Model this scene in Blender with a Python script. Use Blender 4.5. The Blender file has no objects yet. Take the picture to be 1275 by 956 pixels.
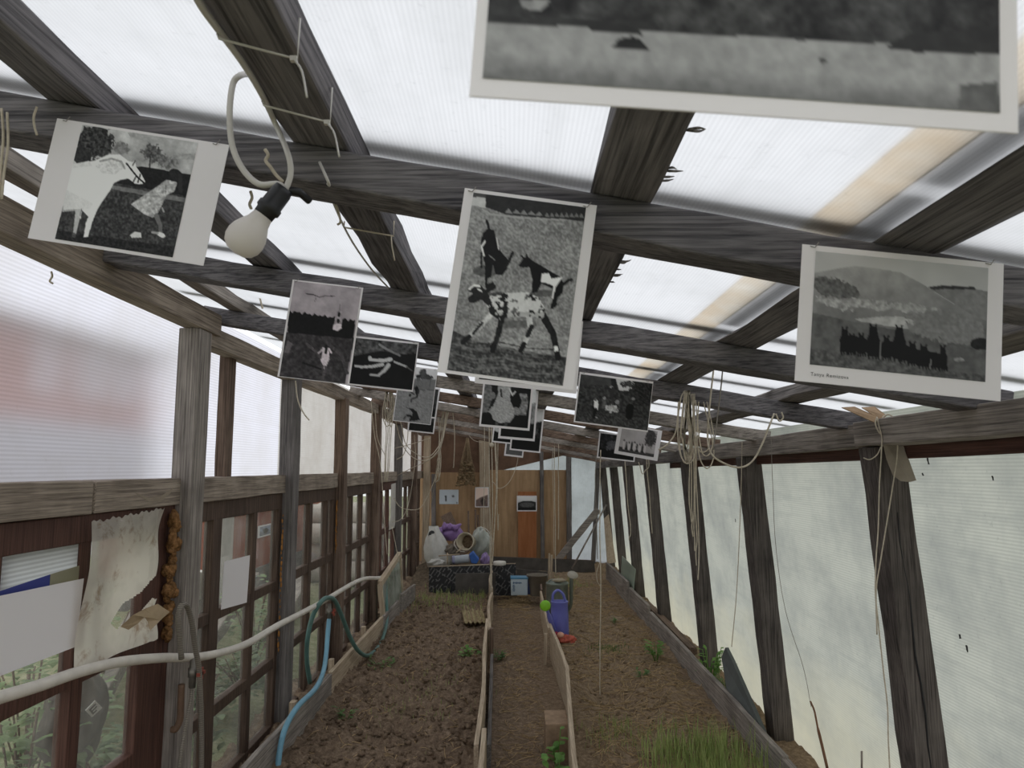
import bpy, math, random
import numpy as np
from math import sin, cos, pi, atan, atan2, sqrt, radians
from mathutils import Vector, Matrix

# ------------------------------------------------------------------ camera, sky, exposure
scene = bpy.context.scene
COL = scene.collection
FPX = 900.0
PITCH = atan(105 / FPX)
CAM_Z = 1.4
cam_d = bpy.data.cameras.new('camera')
cam = bpy.data.objects.new('camera', cam_d)
COL.objects.link(cam)
cam.location = (0, 0, CAM_Z)
cam.rotation_euler = (pi / 2 + PITCH, 0, 0)
cam_d.sensor_width = 36.0
cam_d.lens = FPX / 1275 * 36.0
cam_d.clip_start = 0.02
cam_d.dof.use_dof = True
cam_d.dof.focus_distance = 2.4
cam_d.dof.aperture_fstop = 11.5
scene.camera = cam
scene.view_settings.view_transform = 'Standard'
scene.view_settings.look = 'None'
scene.view_settings.gamma = 1.0
scene.view_settings.use_curve_mapping = False
scene.view_settings.exposure = 0.12
SKY = 1.38
scene.cycles.use_denoising = True
scene.cycles.max_bounces = 12
scene.cycles.diffuse_bounces = 6
scene.cycles.transmission_bounces = 8
scene.cycles.transparent_max_bounces = 16
scene.cycles.caustics_refractive = True

world = bpy.data.worlds.new('overcast_sky')
scene.world = world
world.use_nodes = True
wt = world.node_tree
wt.nodes.clear()
w_out = wt.nodes.new('ShaderNodeOutputWorld')
w_bg = wt.nodes.new('ShaderNodeBackground')
w_tc = wt.nodes.new('ShaderNodeTexCoord')
w_sep = wt.nodes.new('ShaderNodeSeparateXYZ')
w_rmp = wt.nodes.new('ShaderNodeValToRGB')
w_rmp.color_ramp.elements[0].position = 0.0
w_rmp.color_ramp.elements[0].color = (0.95, 0.965, 1.0, 1)
w_rmp.color_ramp.elements[1].position = 0.8
w_rmp.color_ramp.elements[1].color = (0.98, 0.99, 1.02, 1)
w_bg.inputs['Strength'].default_value = SKY
wt.links.new(w_tc.outputs['Generated'], w_sep.inputs[0])
wt.links.new(w_sep.outputs['Z'], w_rmp.inputs[0])
wt.links.new(w_rmp.outputs[0], w_bg.inputs[0])
wt.links.new(w_bg.outputs[0], w_out.inputs[0])

random.seed(11)
rng = np.random.default_rng(5)

# ------------------------------------------------------------------ measuring helpers (point of the place seen at a pixel of the photo)
def ray(px, py):
    r = (px - 637.5) / FPX
    u = (478 - py) / FPX
    return Vector((r, cos(PITCH) - u * sin(PITCH), sin(PITCH) + u * cos(PITCH)))
def at_y(px, py, y):
    d = ray(px, py); return d * (y / d.y) + Vector((0, 0, CAM_Z))
def at_x(px, py, x):
    d = ray(px, py); return d * (x / d.x) + Vector((0, 0, CAM_Z))
def at_z(px, py, z):
    d = ray(px, py); return d * ((z - CAM_Z) / d.z) + Vector((0, 0, CAM_Z))

# ------------------------------------------------------------------ mesh builder
def V(*a): return Vector(a)
class MB:
    def __init__(s): s.v = []; s.f = []; s.smooth = []
    def add(s, vs, fs, smooth=False):
        n = len(s.v); s.v += [tuple(p) for p in vs]
        s.f += [tuple(i + n for i in f) for f in fs]; s.smooth += [smooth] * len(fs)
        return s
    def box(s, c, size, rot=None):
        c = Vector(c); hx, hy, hz = [a / 2 for a in size]
        vs = [V(x, y, z) for z in (-hz, hz) for y in (-hy, hy) for x in (-hx, hx)]
        if rot is not None: vs = [rot @ p for p in vs]
        return s.add([p + c for p in vs], [(0, 2, 3, 1), (4, 5, 7, 6), (0, 1, 5, 4), (2, 6, 7, 3), (0, 4, 6, 2), (1, 3, 7, 5)])
    def span(s, a, b):
        a = Vector(a); b = Vector(b)
        return s.box((a + b) / 2, [abs(q) for q in (b - a)])
    def bar(s, p0, p1, w, h, up=(0, 0, 1), n=8, rough=0.003, seed=None, shear=0.0):
        """sawn timber from p0 to p1 (centre line); w across, h along up; a little uneven along its edges"""
        p0 = Vector(p0); p1 = Vector(p1); d = (p1 - p0).normalized(); up = Vector(up)
        side = d.cross(up)
        if side.length < 1e-4: side = d.cross(V(1, 0, 0))
        side.normalize(); up = side.cross(d).normalized()
        rr = random.Random(seed if seed is not None else int(abs(p0.x * 917 + p0.y * 313 + p0.z * 77 + p1.y * 51) * 100))
        vs = []; fs = []
        for i in range(n + 1):
            q = p0.lerp(p1, i / n)
            for (a, b) in ((-1, -1), (1, -1), (1, 1), (-1, 1)):
                j = [rr.uniform(-rough, rough) for _ in range(2)]
                vs.append(q + side * (a * w / 2 + j[0] + b * shear / 2) + up * (b * h / 2 + j[1]))
        for i in range(n):
            for k in range(4):
                a = i * 4 + k; b = i * 4 + (k + 1) % 4
                fs.append((a, a + 4, b + 4, b))
        fs.append((0, 1, 2, 3)); e = n * 4; fs.append((e + 3, e + 2, e + 1, e))
        return s.add(vs, fs)
    def tube(s, pts, r, seg=8, caps=True):
        pts = [Vector(p) for p in pts]; n = len(pts)
        rs = r if isinstance(r, (list, tuple)) else [r] * n
        vs = []; fs = []; prev = None
        for i in range(n):
            t = (pts[min(i + 1, n - 1)] - pts[max(i - 1, 0)])
            if t.length < 1e-9: t = V(0, 0, 1)
            t.normalize()
            if prev is None:
                a = t.cross(V(0, 0, 1))
                if a.length < 1e-3: a = t.cross(V(1, 0, 0))
                a.normalize()
            else:
                a = prev - t * prev.dot(t)
                if a.length < 1e-6: a = t.cross(V(1, 0, 0))
                a.normalize()
            prev = a; b = t.cross(a)
            for k in range(seg):
                th = 2 * pi * k / seg
                vs.append(pts[i] + (a * cos(th) + b * sin(th)) * rs[i])
        for i in range(n - 1):
            for k in range(seg):
                p = i * seg + k; q = i * seg + (k + 1) % seg
                fs.append((p, q, q + seg, p + seg))
        if caps:
            fs.append(tuple(range(seg - 1, -1, -1))); fs.append(tuple(range((n - 1) * seg, n * seg)))
        return s.add(vs, fs, True)
    def lathe(s, prof, c, axis=(0, 0, 1), seg=24):
        """prof = [(radius, height)] about axis from c"""
        z = Vector(axis).normalized(); a = z.cross(V(0, 0, 1))
        if a.length < 1e-3: a = V(1, 0, 0)
        a.normalize(); b = z.cross(a); c = Vector(c); vs = []; fs = []
        for (r, h) in prof:
            for k in range(seg):
                th = 2 * pi * k / seg
                vs.append(c + z * h + (a * cos(th) + b * sin(th)) * max(r, 1e-5))
        for i in range(len(prof) - 1):
            for k in range(seg):
                p = i * seg + k; q = i * seg + (k + 1) % seg
                fs.append((p, q, q + seg, p + seg))
        return s.add(vs, fs, True)
    def prism(s, poly, off):
        """closed polygon of 3D points pushed along off"""
        off = Vector(off); n = len(poly); vs = [Vector(p) for p in poly] + [Vector(p) + off for p in poly]
        fs = [tuple(range(n - 1, -1, -1)), tuple(range(n, 2 * n))] + [(i, (i + 1) % n, (i + 1) % n + n, i + n) for i in range(n)]
        return s.add(vs, fs)
    def ico(s, c, r, sx=1, sy=1, sz=1, seg=10, ring=6, jit=0.0, rr=random):
        vs = []; fs = []; c = Vector(c)
        for i in range(ring + 1):
            ph = pi * i / ring
            for k in range(seg):
                th = 2 * pi * k / seg; j = 1 + rr.uniform(-jit, jit)
                vs.append(c + V(sin(ph) * cos(th) * sx, sin(ph) * sin(th) * sy, cos(ph) * sz) * r * j)
        for i in range(ring):
            for k in range(seg):
                p = i * seg + k; q = i * seg + (k + 1) % seg
                fs.append((p, p + seg, q + seg, q))
        return s.add(vs, fs, True)
    def build(s, name, mat, parent=None, bevel=0.0, base=True):
        me = bpy.data.meshes.new(name)
        vs = s.v; o = Vector((0, 0, 0))
        if parent is None and base and vs:
            a = np.array(vs); o = Vector((float((a[:, 0].min() + a[:, 0].max()) / 2), float((a[:, 1].min() + a[:, 1].max()) / 2), float(a[:, 2].min())))
        elif parent is not None:
            o = Vector(parent['_o']) if '_o' in parent else parent.location.copy()
        me.from_pydata([tuple(Vector(p) - o) for p in vs], [], s.f)
        me.polygons.foreach_set('use_smooth', s.smooth)
        me.materials.append(mat); me.update()
        ob = bpy.data.objects.new(name, me); COL.objects.link(ob)
        if parent is None: ob.location = o
        else:
            ob.parent = parent
        ORIG[ob.name] = o.copy()
        if bevel:
            m = ob.modifiers.new('edge', 'BEVEL'); m.width = bevel; m.segments = 2; m.limit_method = 'ANGLE'
        return ob
ORIG = {}
def sub(mb, name, mat, parent, bevel=0.0):
    """a part whose builder is in world coordinates; the parent may itself be a part"""
    o = ORIG[parent.name]
    me = bpy.data.meshes.new(name)
    me.from_pydata([tuple(Vector(p) - o) for p in mb.v], [], mb.f)
    me.polygons.foreach_set('use_smooth', mb.smooth)
    me.materials.append(mat); me.update()
    ob = bpy.data.objects.new(name, me); COL.objects.link(ob); ob.parent = parent
    ORIG[ob.name] = o.copy()
    if bevel:
        m = ob.modifiers.new('edge', 'BEVEL'); m.width = bevel; m.segments = 2; m.limit_method = 'ANGLE'
    return ob
def tag(o, label=None, cat=None, group=None, kind=None):
    if label: o['label'] = label
    if cat: o['category'] = cat
    if group: o['group'] = group
    if kind: o['kind'] = kind
    return o
def empty(name, loc, label, cat, group=None):
    o = bpy.data.objects.new(name, None); COL.objects.link(o); o.location = loc; o.empty_display_size = 0.05
    ORIG[o.name] = Vector(loc)
    return tag(o, label, cat, group)
def struct(o, label=None, cat=None): return tag(o, label, cat, None, 'structure')
def smooth_pts(pts, n=8):
    """Catmull-Rom through pts"""
    P = [Vector(p) for p in pts]; out = []
    P = [P[0] * 2 - P[1]] + P + [P[-1] * 2 - P[-2]]
    for i in range(1, len(P) - 2):
        for k in range(n):
            t = k / n; a, b, c, d = P[i - 1], P[i], P[i + 1], P[i + 2]
            out.append(0.5 * ((2 * b) + (c - a) * t + (2 * a - 5 * b + 4 * c - d) * t * t + (3 * b - a - 3 * c + d) * t ** 3))
    out.append(P[-2]); return out

# ------------------------------------------------------------------ materials
def lin(c):
    return tuple(((x / 12.92) if x <= 0.04045 else ((x + 0.055) / 1.055) ** 2.4) for x in c)
def s255(r, g, b): return lin((r / 255, g / 255, b / 255))
class NT:
    def __init__(s, name):
        s.m = bpy.data.materials.new(name); s.m.use_nodes = True; s.t = s.m.node_tree; s.t.nodes.clear()
        s.out = s.t.nodes.new('ShaderNodeOutputMaterial'); s.tc = s.t.nodes.new('ShaderNodeTexCoord')
    def n(s, typ, **kw):
        x = s.t.nodes.new(typ)
        for k, v in kw.items(): setattr(x, k, v)
        return x
    def l(s, a, b): s.t.links.new(a, b)
    def mapping(s, scale=(1, 1, 1), src='Object', rot=(0, 0, 0)):
        m = s.n('ShaderNodeMapping'); m.inputs['Scale'].default_value = scale; m.inputs['Rotation'].default_value = rot
        s.l(s.tc.outputs[src], m.inputs[0]); return m.outputs[0]
    def noise(s, vec, scale, detail=4, rough=0.6, dist=0.0):
        x = s.n('ShaderNodeTexNoise'); x.inputs['Scale'].default_value = scale; x.inputs['Detail'].default_value = detail
        x.inputs['Roughness'].default_value = rough; x.inputs['Distortion'].default_value = dist
        s.l(vec, x.inputs['Vector']); return x.outputs['Fac']
    def ramp(s, fac, stops):
        r = s.n('ShaderNodeValToRGB'); e = r.color_ramp.elements
        while len(e) < len(stops): e.new(0.5)
        for el, (p, c) in zip(e, stops):
            el.position = p; el.color = (*c, 1) if len(c) == 3 else c
        s.l(fac, r.inputs[0]); return r.outputs[0]
    def mix(s, fac, a, b, typ='MIX'):
        x = s.n('ShaderNodeMixRGB', blend_type=typ)
        for sock, v in ((x.inputs[0], fac), (x.inputs[1], a), (x.inputs[2], b)):
            if isinstance(v, (int, float)): sock.default_value = v
            elif isinstance(v, tuple): sock.default_value = (*v, 1)
            else: s.l(v, sock)
        return x.outputs[0]
    def bump(s, h, strength=0.3, dist=0.01):
        b = s.n('ShaderNodeBump'); b.inputs['Strength'].default_value = strength; b.inputs['Distance'].default_value = dist
        s.l(h, b.inputs['Height']); return b.outputs[0]
    def bsdf(s, col, rough=0.8, spec=0.3, normal=None, metal=0.0):
        p = s.n('ShaderNodeBsdfPrincipled')
        if isinstance(col, tuple): p.inputs['Base Color'].default_value = (*col, 1)
        else: s.l(col, p.inputs['Base Color'])
        if isinstance(rough, (int, float)): p.inputs['Roughness'].default_value = rough
        else: s.l(rough, p.inputs['Roughness'])
        p.inputs['Specular IOR Level'].default_value = spec; p.inputs['Metallic'].default_value = metal
        if normal is not None: s.l(normal, p.inputs['Normal'])
        return p.outputs[0]
    def mixs(s, fac, a, b):
        x = s.n('ShaderNodeMixShader')
        if isinstance(fac, (int, float)): x.inputs[0].default_value = fac
        else: s.l(fac, x.inputs[0])
        s.l(a, x.inputs[1]); s.l(b, x.inputs[2]); return x.outputs[0]
    def done(s, sh): s.l(sh, s.out.inputs[0]); return s.m

def wood(name, dark, light, axis='y', rough=0.85, blot=0.5, knots=True):
    t = NT(name); st = {'x': (0.9, 14, 14), 'y': (14, 0.9, 14), 'z': (14, 14, 0.9)}[axis]
    st2 = {'x': (1.2, 70, 70), 'y': (70, 1.2, 70), 'z': (70, 70, 1.2)}[axis]
    info = t.n('ShaderNodeObjectInfo'); add = t.n('ShaderNodeVectorMath', operation='ADD'); sc = t.n('ShaderNodeVectorMath', operation='SCALE')
    t.l(info.outputs['Location'], sc.inputs[0]); sc.inputs['Scale'].default_value = 1.7
    def mp(scale):
        a = t.n('ShaderNodeVectorMath', operation='ADD'); t.l(t.tc.outputs['Object'], a.inputs[0]); t.l(sc.outputs[0], a.inputs[1])
        m = t.n('ShaderNodeVectorMath', operation='MULTIPLY'); t.l(a.outputs[0], m.inputs[0]); m.inputs[1].default_value = scale; return m.outputs[0]
    g = t.noise(mp(st), 3.0, 6, 0.66, 0.35); fine = t.noise(mp(st2), 2.6, 4, 0.65, 0.1); bl = t.noise(mp((3, 3, 3)), 1.3, 3, 0.6)
    c = t.ramp(g, [(0.3, dark), (0.72, light)])
    c = t.mix(0.55, c, t.ramp(fine, [(0.36, tuple(x * 0.5 for x in dark)), (0.60, light)]))
    c = t.mix(t.ramp(bl, [(0.45, (0, 0, 0)), (0.8, (blot,) * 3)]), c, tuple(x * 0.6 for x in dark))
    nb = t.mix(0.6, g, fine)
    return t.done(t.bsdf(c, rough, 0.2, t.bump(nb, 0.45, 0.004)))
G_D, G_L = s255(64, 58, 52), s255(138, 130, 120)
W = {}
for ax in 'xyz':
    W['grey' + ax] = wood('weathered_grey_wood_' + ax, s255(96, 90, 86), s255(182, 173, 164), ax, blot=0.62)
    W['dark' + ax] = wood('dark_old_wood_' + ax, s255(72, 69, 69), s255(146, 140, 136), ax, blot=0.62)
    W['brown' + ax] = wood('brown_old_wood_' + ax, s255(74, 60, 52), s255(148, 127, 112), ax, blot=0.6)
    W['pale' + ax] = wood('pale_bare_wood_' + ax, s255(160, 140, 118), s255(205, 188, 164), ax, blot=0.25)
    W['slate' + ax] = wood('smoky_grey_wood_' + ax, s255(58, 57, 62), s255(138, 134, 136), ax, blot=0.6)
    W['tan' + ax] = wood('worn_tan_grey_wood_' + ax, s255(104, 92, 83), s255(188, 174, 158), ax, blot=0.6)
    W['coal' + ax] = wood('nearly_black_old_wood_' + ax, s255(52, 48, 47), s255(118, 110, 105), ax, blot=0.6)
    W['sash' + ax] = wood('dark_sash_wood_' + ax, s255(54, 42, 36), s255(104, 86, 74), ax, 0.7)
    W['red' + ax] = wood('red_brown_painted_wood_' + ax, s255(64, 43, 38), s255(106, 76, 66), ax, 0.6)

def plain(name, col, rough=0.6, spec=0.4, var=0.12, scale=12, metal=0.0, bump=0.0):
    t = NT(name); nz = t.noise(t.mapping(), scale, 4, 0.6)
    c = t.ramp(nz, [(0.3, tuple(x * (1 - var) for x in col)), (0.7, tuple(min(1, x * (1 + var)) for x in col))])
    return t.done(t.bsdf(c, rough, spec, t.bump(nz, bump, 0.01) if bump else None, metal))

def poly_mat(name, col, see, rib_axis, pitch, dirt, stain=None, ior=1.1, rough=0.35, dirt_amt=0.5, rib=0.12):
    """twin-wall sheet: light scatters through it, ribs, dirt; a share is seen through, blurred"""
    t = NT(name)
    k = {'x': 0, 'y': 1, 'z': 2}[rib_axis]
    w = t.n('ShaderNodeTexWave', wave_type='BANDS', bands_direction=rib_axis.upper(), wave_profile='SIN')
    w.inputs['Scale'].default_value = 0.314 / pitch; w.inputs['Distortion'].default_value = 0.0
    t.l(t.tc.outputs['Object'], w.inputs['Vector'])
    big = t.noise(t.mapping((1.4, 1.4, 1.4)), 1.6, 5, 0.68); fine = t.noise(t.mapping((1, 1, 1)), 42, 4, 0.75)
    sc = [9, 9, 9]; sc[{'x': 1, 'y': 0, 'z': 1}[rib_axis]] = 0.8
    streak = t.noise(t.mapping(tuple(sc)), 3, 4, 0.65)
    c = t.mix(t.ramp(w.outputs['Fac'], [(0.0, (0, 0, 0)), (1.0, (rib,) * 3)]), col, tuple(x * 0.35 for x in col))
    c = t.mix(t.ramp(big, [(0.42, (0, 0, 0)), (0.72, (dirt_amt,) * 3)]), c, dirt)
    c = t.mix(t.ramp(streak, [(0.5, (0, 0, 0)), (0.8, (dirt_amt * 0.6,) * 3)]), c, dirt)
    c = t.mix(t.ramp(fine, [(0.60, (0, 0, 0)), (0.75, (dirt_amt * 0.5,) * 3)]), c, tuple(x * 0.75 for x in dirt))
    if stain is not None:
        sep = t.n('ShaderNodeSeparateXYZ'); t.l(t.tc.outputs['Object'], sep.inputs[0])
        add = t.n('ShaderNodeMath', operation='MULTIPLY_ADD'); t.l(t.noise(t.mapping((0.8, 0.8, 2)), 3, 4, 0.6), add.inputs[0])
        add.inputs[1].default_value = 0.7; t.l(sep.outputs['Z'], add.inputs[2])
        c = t.mix(t.ramp(add.outputs[0], [(0.25, (0.75,) * 3), (0.95, (0, 0, 0))]), c, stain)
    tr = t.n('ShaderNodeBsdfTranslucent'); t.l(c, tr.inputs[0])
    df = t.n('ShaderNodeBsdfDiffuse'); t.l(c, df.inputs[0])
    body = t.mixs(0.12, tr.outputs[0], df.outputs[0])
    if see > 0:
        rf = t.n('ShaderNodeBsdfRefraction'); rf.inputs['Roughness'].default_value = rough; rf.inputs['IOR'].default_value = ior
        t.l(c, rf.inputs[0]); body = t.mixs(see, body, rf.outputs[0])
    gl = t.n('ShaderNodeBsdfGlossy'); gl.inputs['Roughness'].default_value = 0.25
    return t.done(t.mixs(0.03, body, gl.outputs[0]))

def glass_mat(name, dirt=0.3, tint=(0.96, 0.97, 0.95)):
    t = NT(name); n1 = t.noise(t.mapping(), 5, 5, 0.7); n2 = t.noise(t.mapping((1, 1, 0.25)), 12, 4, 0.6)
    f = t.ramp(t.mix(0.4, n1, n2), [(0.35, (dirt * 0.25,) * 3), (0.70, (min(1, dirt * 1.6),) * 3)])
    tp = t.n('ShaderNodeBsdfTransparent'); tp.inputs[0].default_value = (*tint, 1)
    tr = t.n('ShaderNodeBsdfTranslucent'); tr.inputs[0].default_value = (0.62, 0.62, 0.58, 1)
    df = t.n('ShaderNodeBsdfDiffuse'); df.inputs[0].default_value = (0.5, 0.49, 0.45, 1)
    gl = t.n('ShaderNodeBsdfGlossy'); gl.inputs['Roughness'].default_value = 0.04
    lw = t.n('ShaderNodeLayerWeight'); lw.inputs[0].default_value = 0.2
    b = t.mixs(f, tp.outputs[0], t.mixs(0.45, tr.outputs[0], df.outputs[0]))
    return t.done(t.mixs(t.ramp(lw.outputs['Fresnel'], [(0.0, (0.02,) * 3), (1.0, (0.16,) * 3)]), b, gl.outputs[0]))

M_ROOF = poly_mat('clear_roof_sheet', (0.70, 0.71, 0.72), 0.0, 'x', 0.007, (0.52, 0.53, 0.53), dirt_amt=0.6, rib=0.12)
M_LEFT = poly_mat('clear_wall_sheet', (0.80, 0.80, 0.86), 0.62, 'z', 0.012, (0.58, 0.56, 0.54), ior=1.05, rough=0.5, dirt_amt=0.4, rib=0.25)
M_LEFTD = poly_mat('dusty_wall_sheet', (0.72, 0.70, 0.67), 0.2, 'z', 0.012, (0.50, 0.46, 0.41), ior=1.12, rough=0.5, dirt_amt=0.6)
M_RIGHT = poly_mat('milky_wall_sheet', (0.55, 0.565, 0.52), 0.0, 'z', 0.010, (0.33, 0.345, 0.335), stain=(0.70, 0.66, 0.50), dirt_amt=0.95, rib=0.28)
M_GLASS = glass_mat('dirty_window_glass', 0.12)
M_GLASS2 = glass_mat('green_glass_pane', 0.6, (0.78, 0.9, 0.84))
M_TWINE = plain('sisal_twine', s255(192, 182, 164), 0.9, 0.1, 0.2, 60)
M_TWINE_G = plain('grey_twine', s255(140, 134, 126), 0.9, 0.1, 0.2, 60)
M_WHITE = plain('white_plastic', s255(205, 200, 190), 0.45, 0.4, 0.08, 9)
M_BLACK = plain('black_plastic', s255(34, 34, 36), 0.45, 0.4)
M_STEEL = plain('old_metal', s255(130, 126, 118), 0.45, 0.5, 0.2, 30, 0.6)
M_STRIP = plain('pale_lime_wash', s255(225, 205, 175), 0.7)

# ------------------------------------------------------------------ printed pictures (a fine grid of coloured cells on each sheet)
class Pic:
    def __init__(s, quad, res, base=0.5, tint=(1, 1, 1)):
        """quad: print corners TL, TR, BR, BL in any drawing frame; res: (cols, rows)"""
        s.TL, s.TR, s.BR, s.BL = [np.array(q, float) for q in quad]
        s.nx, s.ny = res; s.tint = tint
        u = (np.arange(s.nx) + 0.5) / s.nx; v = (np.arange(s.ny) + 0.5) / s.ny
        U, Vv = np.meshgrid(u, v); s.U, s.Vv = U, Vv
        top = s.TL[None, None] * (1 - U[..., None]) + s.TR[None, None] * U[..., None]
        bot = s.BL[None, None] * (1 - U[..., None]) + s.BR[None, None] * U[..., None]
        p = top * (1 - Vv[..., None]) + bot * Vv[..., None]
        s.X, s.Y = p[..., 0], p[..., 1]
        s.a = np.full((s.ny, s.nx), float(base))
    def noise(s, scale, octs=4, seed=0):
        r = np.random.default_rng(seed); out = np.zeros_like(s.a); amp = 1; tot = 0
        asp = s.ny / s.nx
        for o in range(octs):
            g = r.random((int(scale * asp) + 3, int(scale) + 3)); x = s.U * scale; y = s.Vv * scale * asp
            x0 = x.astype(int); y0 = y.astype(int); fx = x - x0; fy = y - y0; fx = fx * fx * (3 - 2 * fx); fy = fy * fy * (3 - 2 * fy)
            y1 = np.minimum(y0 + 1, g.shape[0] - 1); x1 = np.minimum(x0 + 1, g.shape[1] - 1)
            n = (g[y0, x0] * (1 - fx) + g[y0, x1] * fx) * (1 - fy) + (g[y1, x0] * (1 - fx) + g[y1, x1] * fx) * fy
            out += amp * n; tot += amp; amp *= 0.6; scale *= 2.1
        return out / tot - 0.5
    def mask(s, pts):
        P = np.array(pts, float); m = np.zeros(s.a.shape, bool); n = len(P); j = n - 1
        for i in range(n):
            xi, yi = P[i]; xj, yj = P[j]
            if yi != yj:
                c = ((yi > s.Y) != (yj > s.Y)) & (s.X < (xj - xi) * (s.Y - yi) / (yj - yi) + xi); m ^= c
            j = i
        return m
    def put(s, m, val, ns=0.0, scale=40, seed=1):
        v = val + (s.noise(scale, 3, seed) * ns if ns else 0)
        s.a = np.where(m, v, s.a); return s
    def poly(s, pts, val, ns=0.0, scale=40, seed=1): return s.put(s.mask(pts), val, ns, scale, seed)
    def ell(s, c, rx, ry, val, ns=0.0, rot=0.0, ragged=0.0, seed=2):
        dx = s.X - c[0]; dy = s.Y - c[1]; x = dx * cos(rot) + dy * sin(rot); y = -dx * sin(rot) + dy * cos(rot)
        d = (x / rx) ** 2 + (y / ry) ** 2
        if ragged: d = d + s.noise(30, 3, seed) * ragged * 4
        return s.put(d < 1, val, ns, 60, seed)
    def line(s, pts, w, val, ns=0.0, w2=None):
        m = np.zeros(s.a.shape, bool); n = len(pts) - 1
        for i in range(n):
            a = np.array(pts[i], float); b = np.array(pts[i + 1], float); d = b - a; L = max(d @ d, 1e-9)
            t = np.clip(((s.X - a[0]) * d[0] + (s.Y - a[1]) * d[1]) / L, 0, 1)
            dist = np.hypot(s.X - a[0] - t * d[0], s.Y - a[1] - t * d[1])
            ww = w if w2 is None else w + (w2 - w) * ((i + t) / n)
            m |= dist < ww / 2
        return s.put(m, val, ns)
    def add(s, amt, scale, octs=4, seed=3, m=None):
        n = s.noise(scale, octs, seed) * amt
        s.a = s.a + (n if m is None else np.where(m, n, 0)); return s
    def grad(s, v0, v1, m=None):
        g = v0 + (v1 - v0) * s.Vv
        s.a = np.where(m, g, s.a) if m is not None else g; return s

t = NT('photo_print')
at = t.n('ShaderNodeAttribute'); at.attribute_name = 'ink'
M_PRINT = t.done(t.bsdf(at.outputs['Color'], 0.42, 0.25))
t = NT('laminated_white_paper')
df = t.n('ShaderNodeBsdfDiffuse'); df.inputs[0].default_value = (0.86, 0.83, 0.84, 1)
tr = t.n('ShaderNodeBsdfTranslucent'); tr.inputs[0].default_value = (0.78, 0.75, 0.74, 1)
gl = t.n('ShaderNodeBsdfGlossy'); gl.inputs['Roughness'].default_value = 0.3
M_PAPER = t.done(t.mixs(0.04, t.mixs(0.10, df.outputs[0], tr.outputs[0]), gl.outputs[0]))
M_FILM = glass_mat('clear_laminate_edge', 0.25)
M_INK = plain('black_ink', (0.03, 0.03, 0.03), 0.6)

def to_col(p):
    g = np.clip((p.a - 0.40) * 1.22 + 0.42, 0.03, 0.95); out = np.stack([np.clip(g * k, 0, 1) for k in p.tint], -1) if isinstance(p.tint, tuple) else np.clip(p.tint(p, g), 0.01, 0.97)
    return np.where(out <= 0.04045, out / 12.92, ((out + 0.055) / 1.055) ** 2.4)

def print_mesh(name, org, r, d, nrm, p, parent):
    """org = top-left corner, r / d = full vectors right and down"""
    nx, ny = p.nx, p.ny; c = to_col(p)
    org, r, d, nrm = [np.array(q) for q in (org, r, d, nrm)]
    o = np.array(ORIG[parent.name])
    u = np.arange(nx + 1) / nx; v = np.arange(ny + 1) / ny; U, Vv = np.meshgrid(u, v)
    P = org + U[..., None] * r + Vv[..., None] * d + nrm * 0.0012 - o
    me = bpy.data.meshes.new(name); I = np.arange((nx + 1) * (ny + 1)).reshape(ny + 1, nx + 1)
    F = np.stack([I[:-1, :-1], I[1:, :-1], I[1:, 1:], I[:-1, 1:]], -1).reshape(-1, 4)
    me.vertices.add(P.shape[0] * P.shape[1]); me.vertices.foreach_set('co', P.reshape(-1).astype(np.float32))
    me.loops.add(F.size); me.loops.foreach_set('vertex_index', F.reshape(-1).astype(np.int32))
    me.polygons.add(len(F)); me.polygons.foreach_set('loop_start', np.arange(0, F.size, 4, dtype=np.int32)); me.polygons.foreach_set('loop_total', np.full(len(F), 4, np.int32))
    me.update(calc_edges=True)
    ca = me.color_attributes.new('ink', 'FLOAT_COLOR', 'POINT')
    cp = np.pad(c, ((0, 1), (0, 1), (0, 0)), 'edge'); cq = np.pad(c, ((1, 0), (1, 0), (0, 0)), 'edge')
    cc = (cp + cq) / 2; rgba = np.concatenate([cc, np.ones(cc.shape[:2] + (1,))], -1)
    ca.data.foreach_set('color', rgba.reshape(-1).astype(np.float32))
    me.materials.append(M_PRINT)
    ob = bpy.data.objects.new(name, me); COL.objects.link(ob); ob.parent = parent; ORIG[ob.name] = ORIG[parent.name].copy(); return ob

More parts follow.
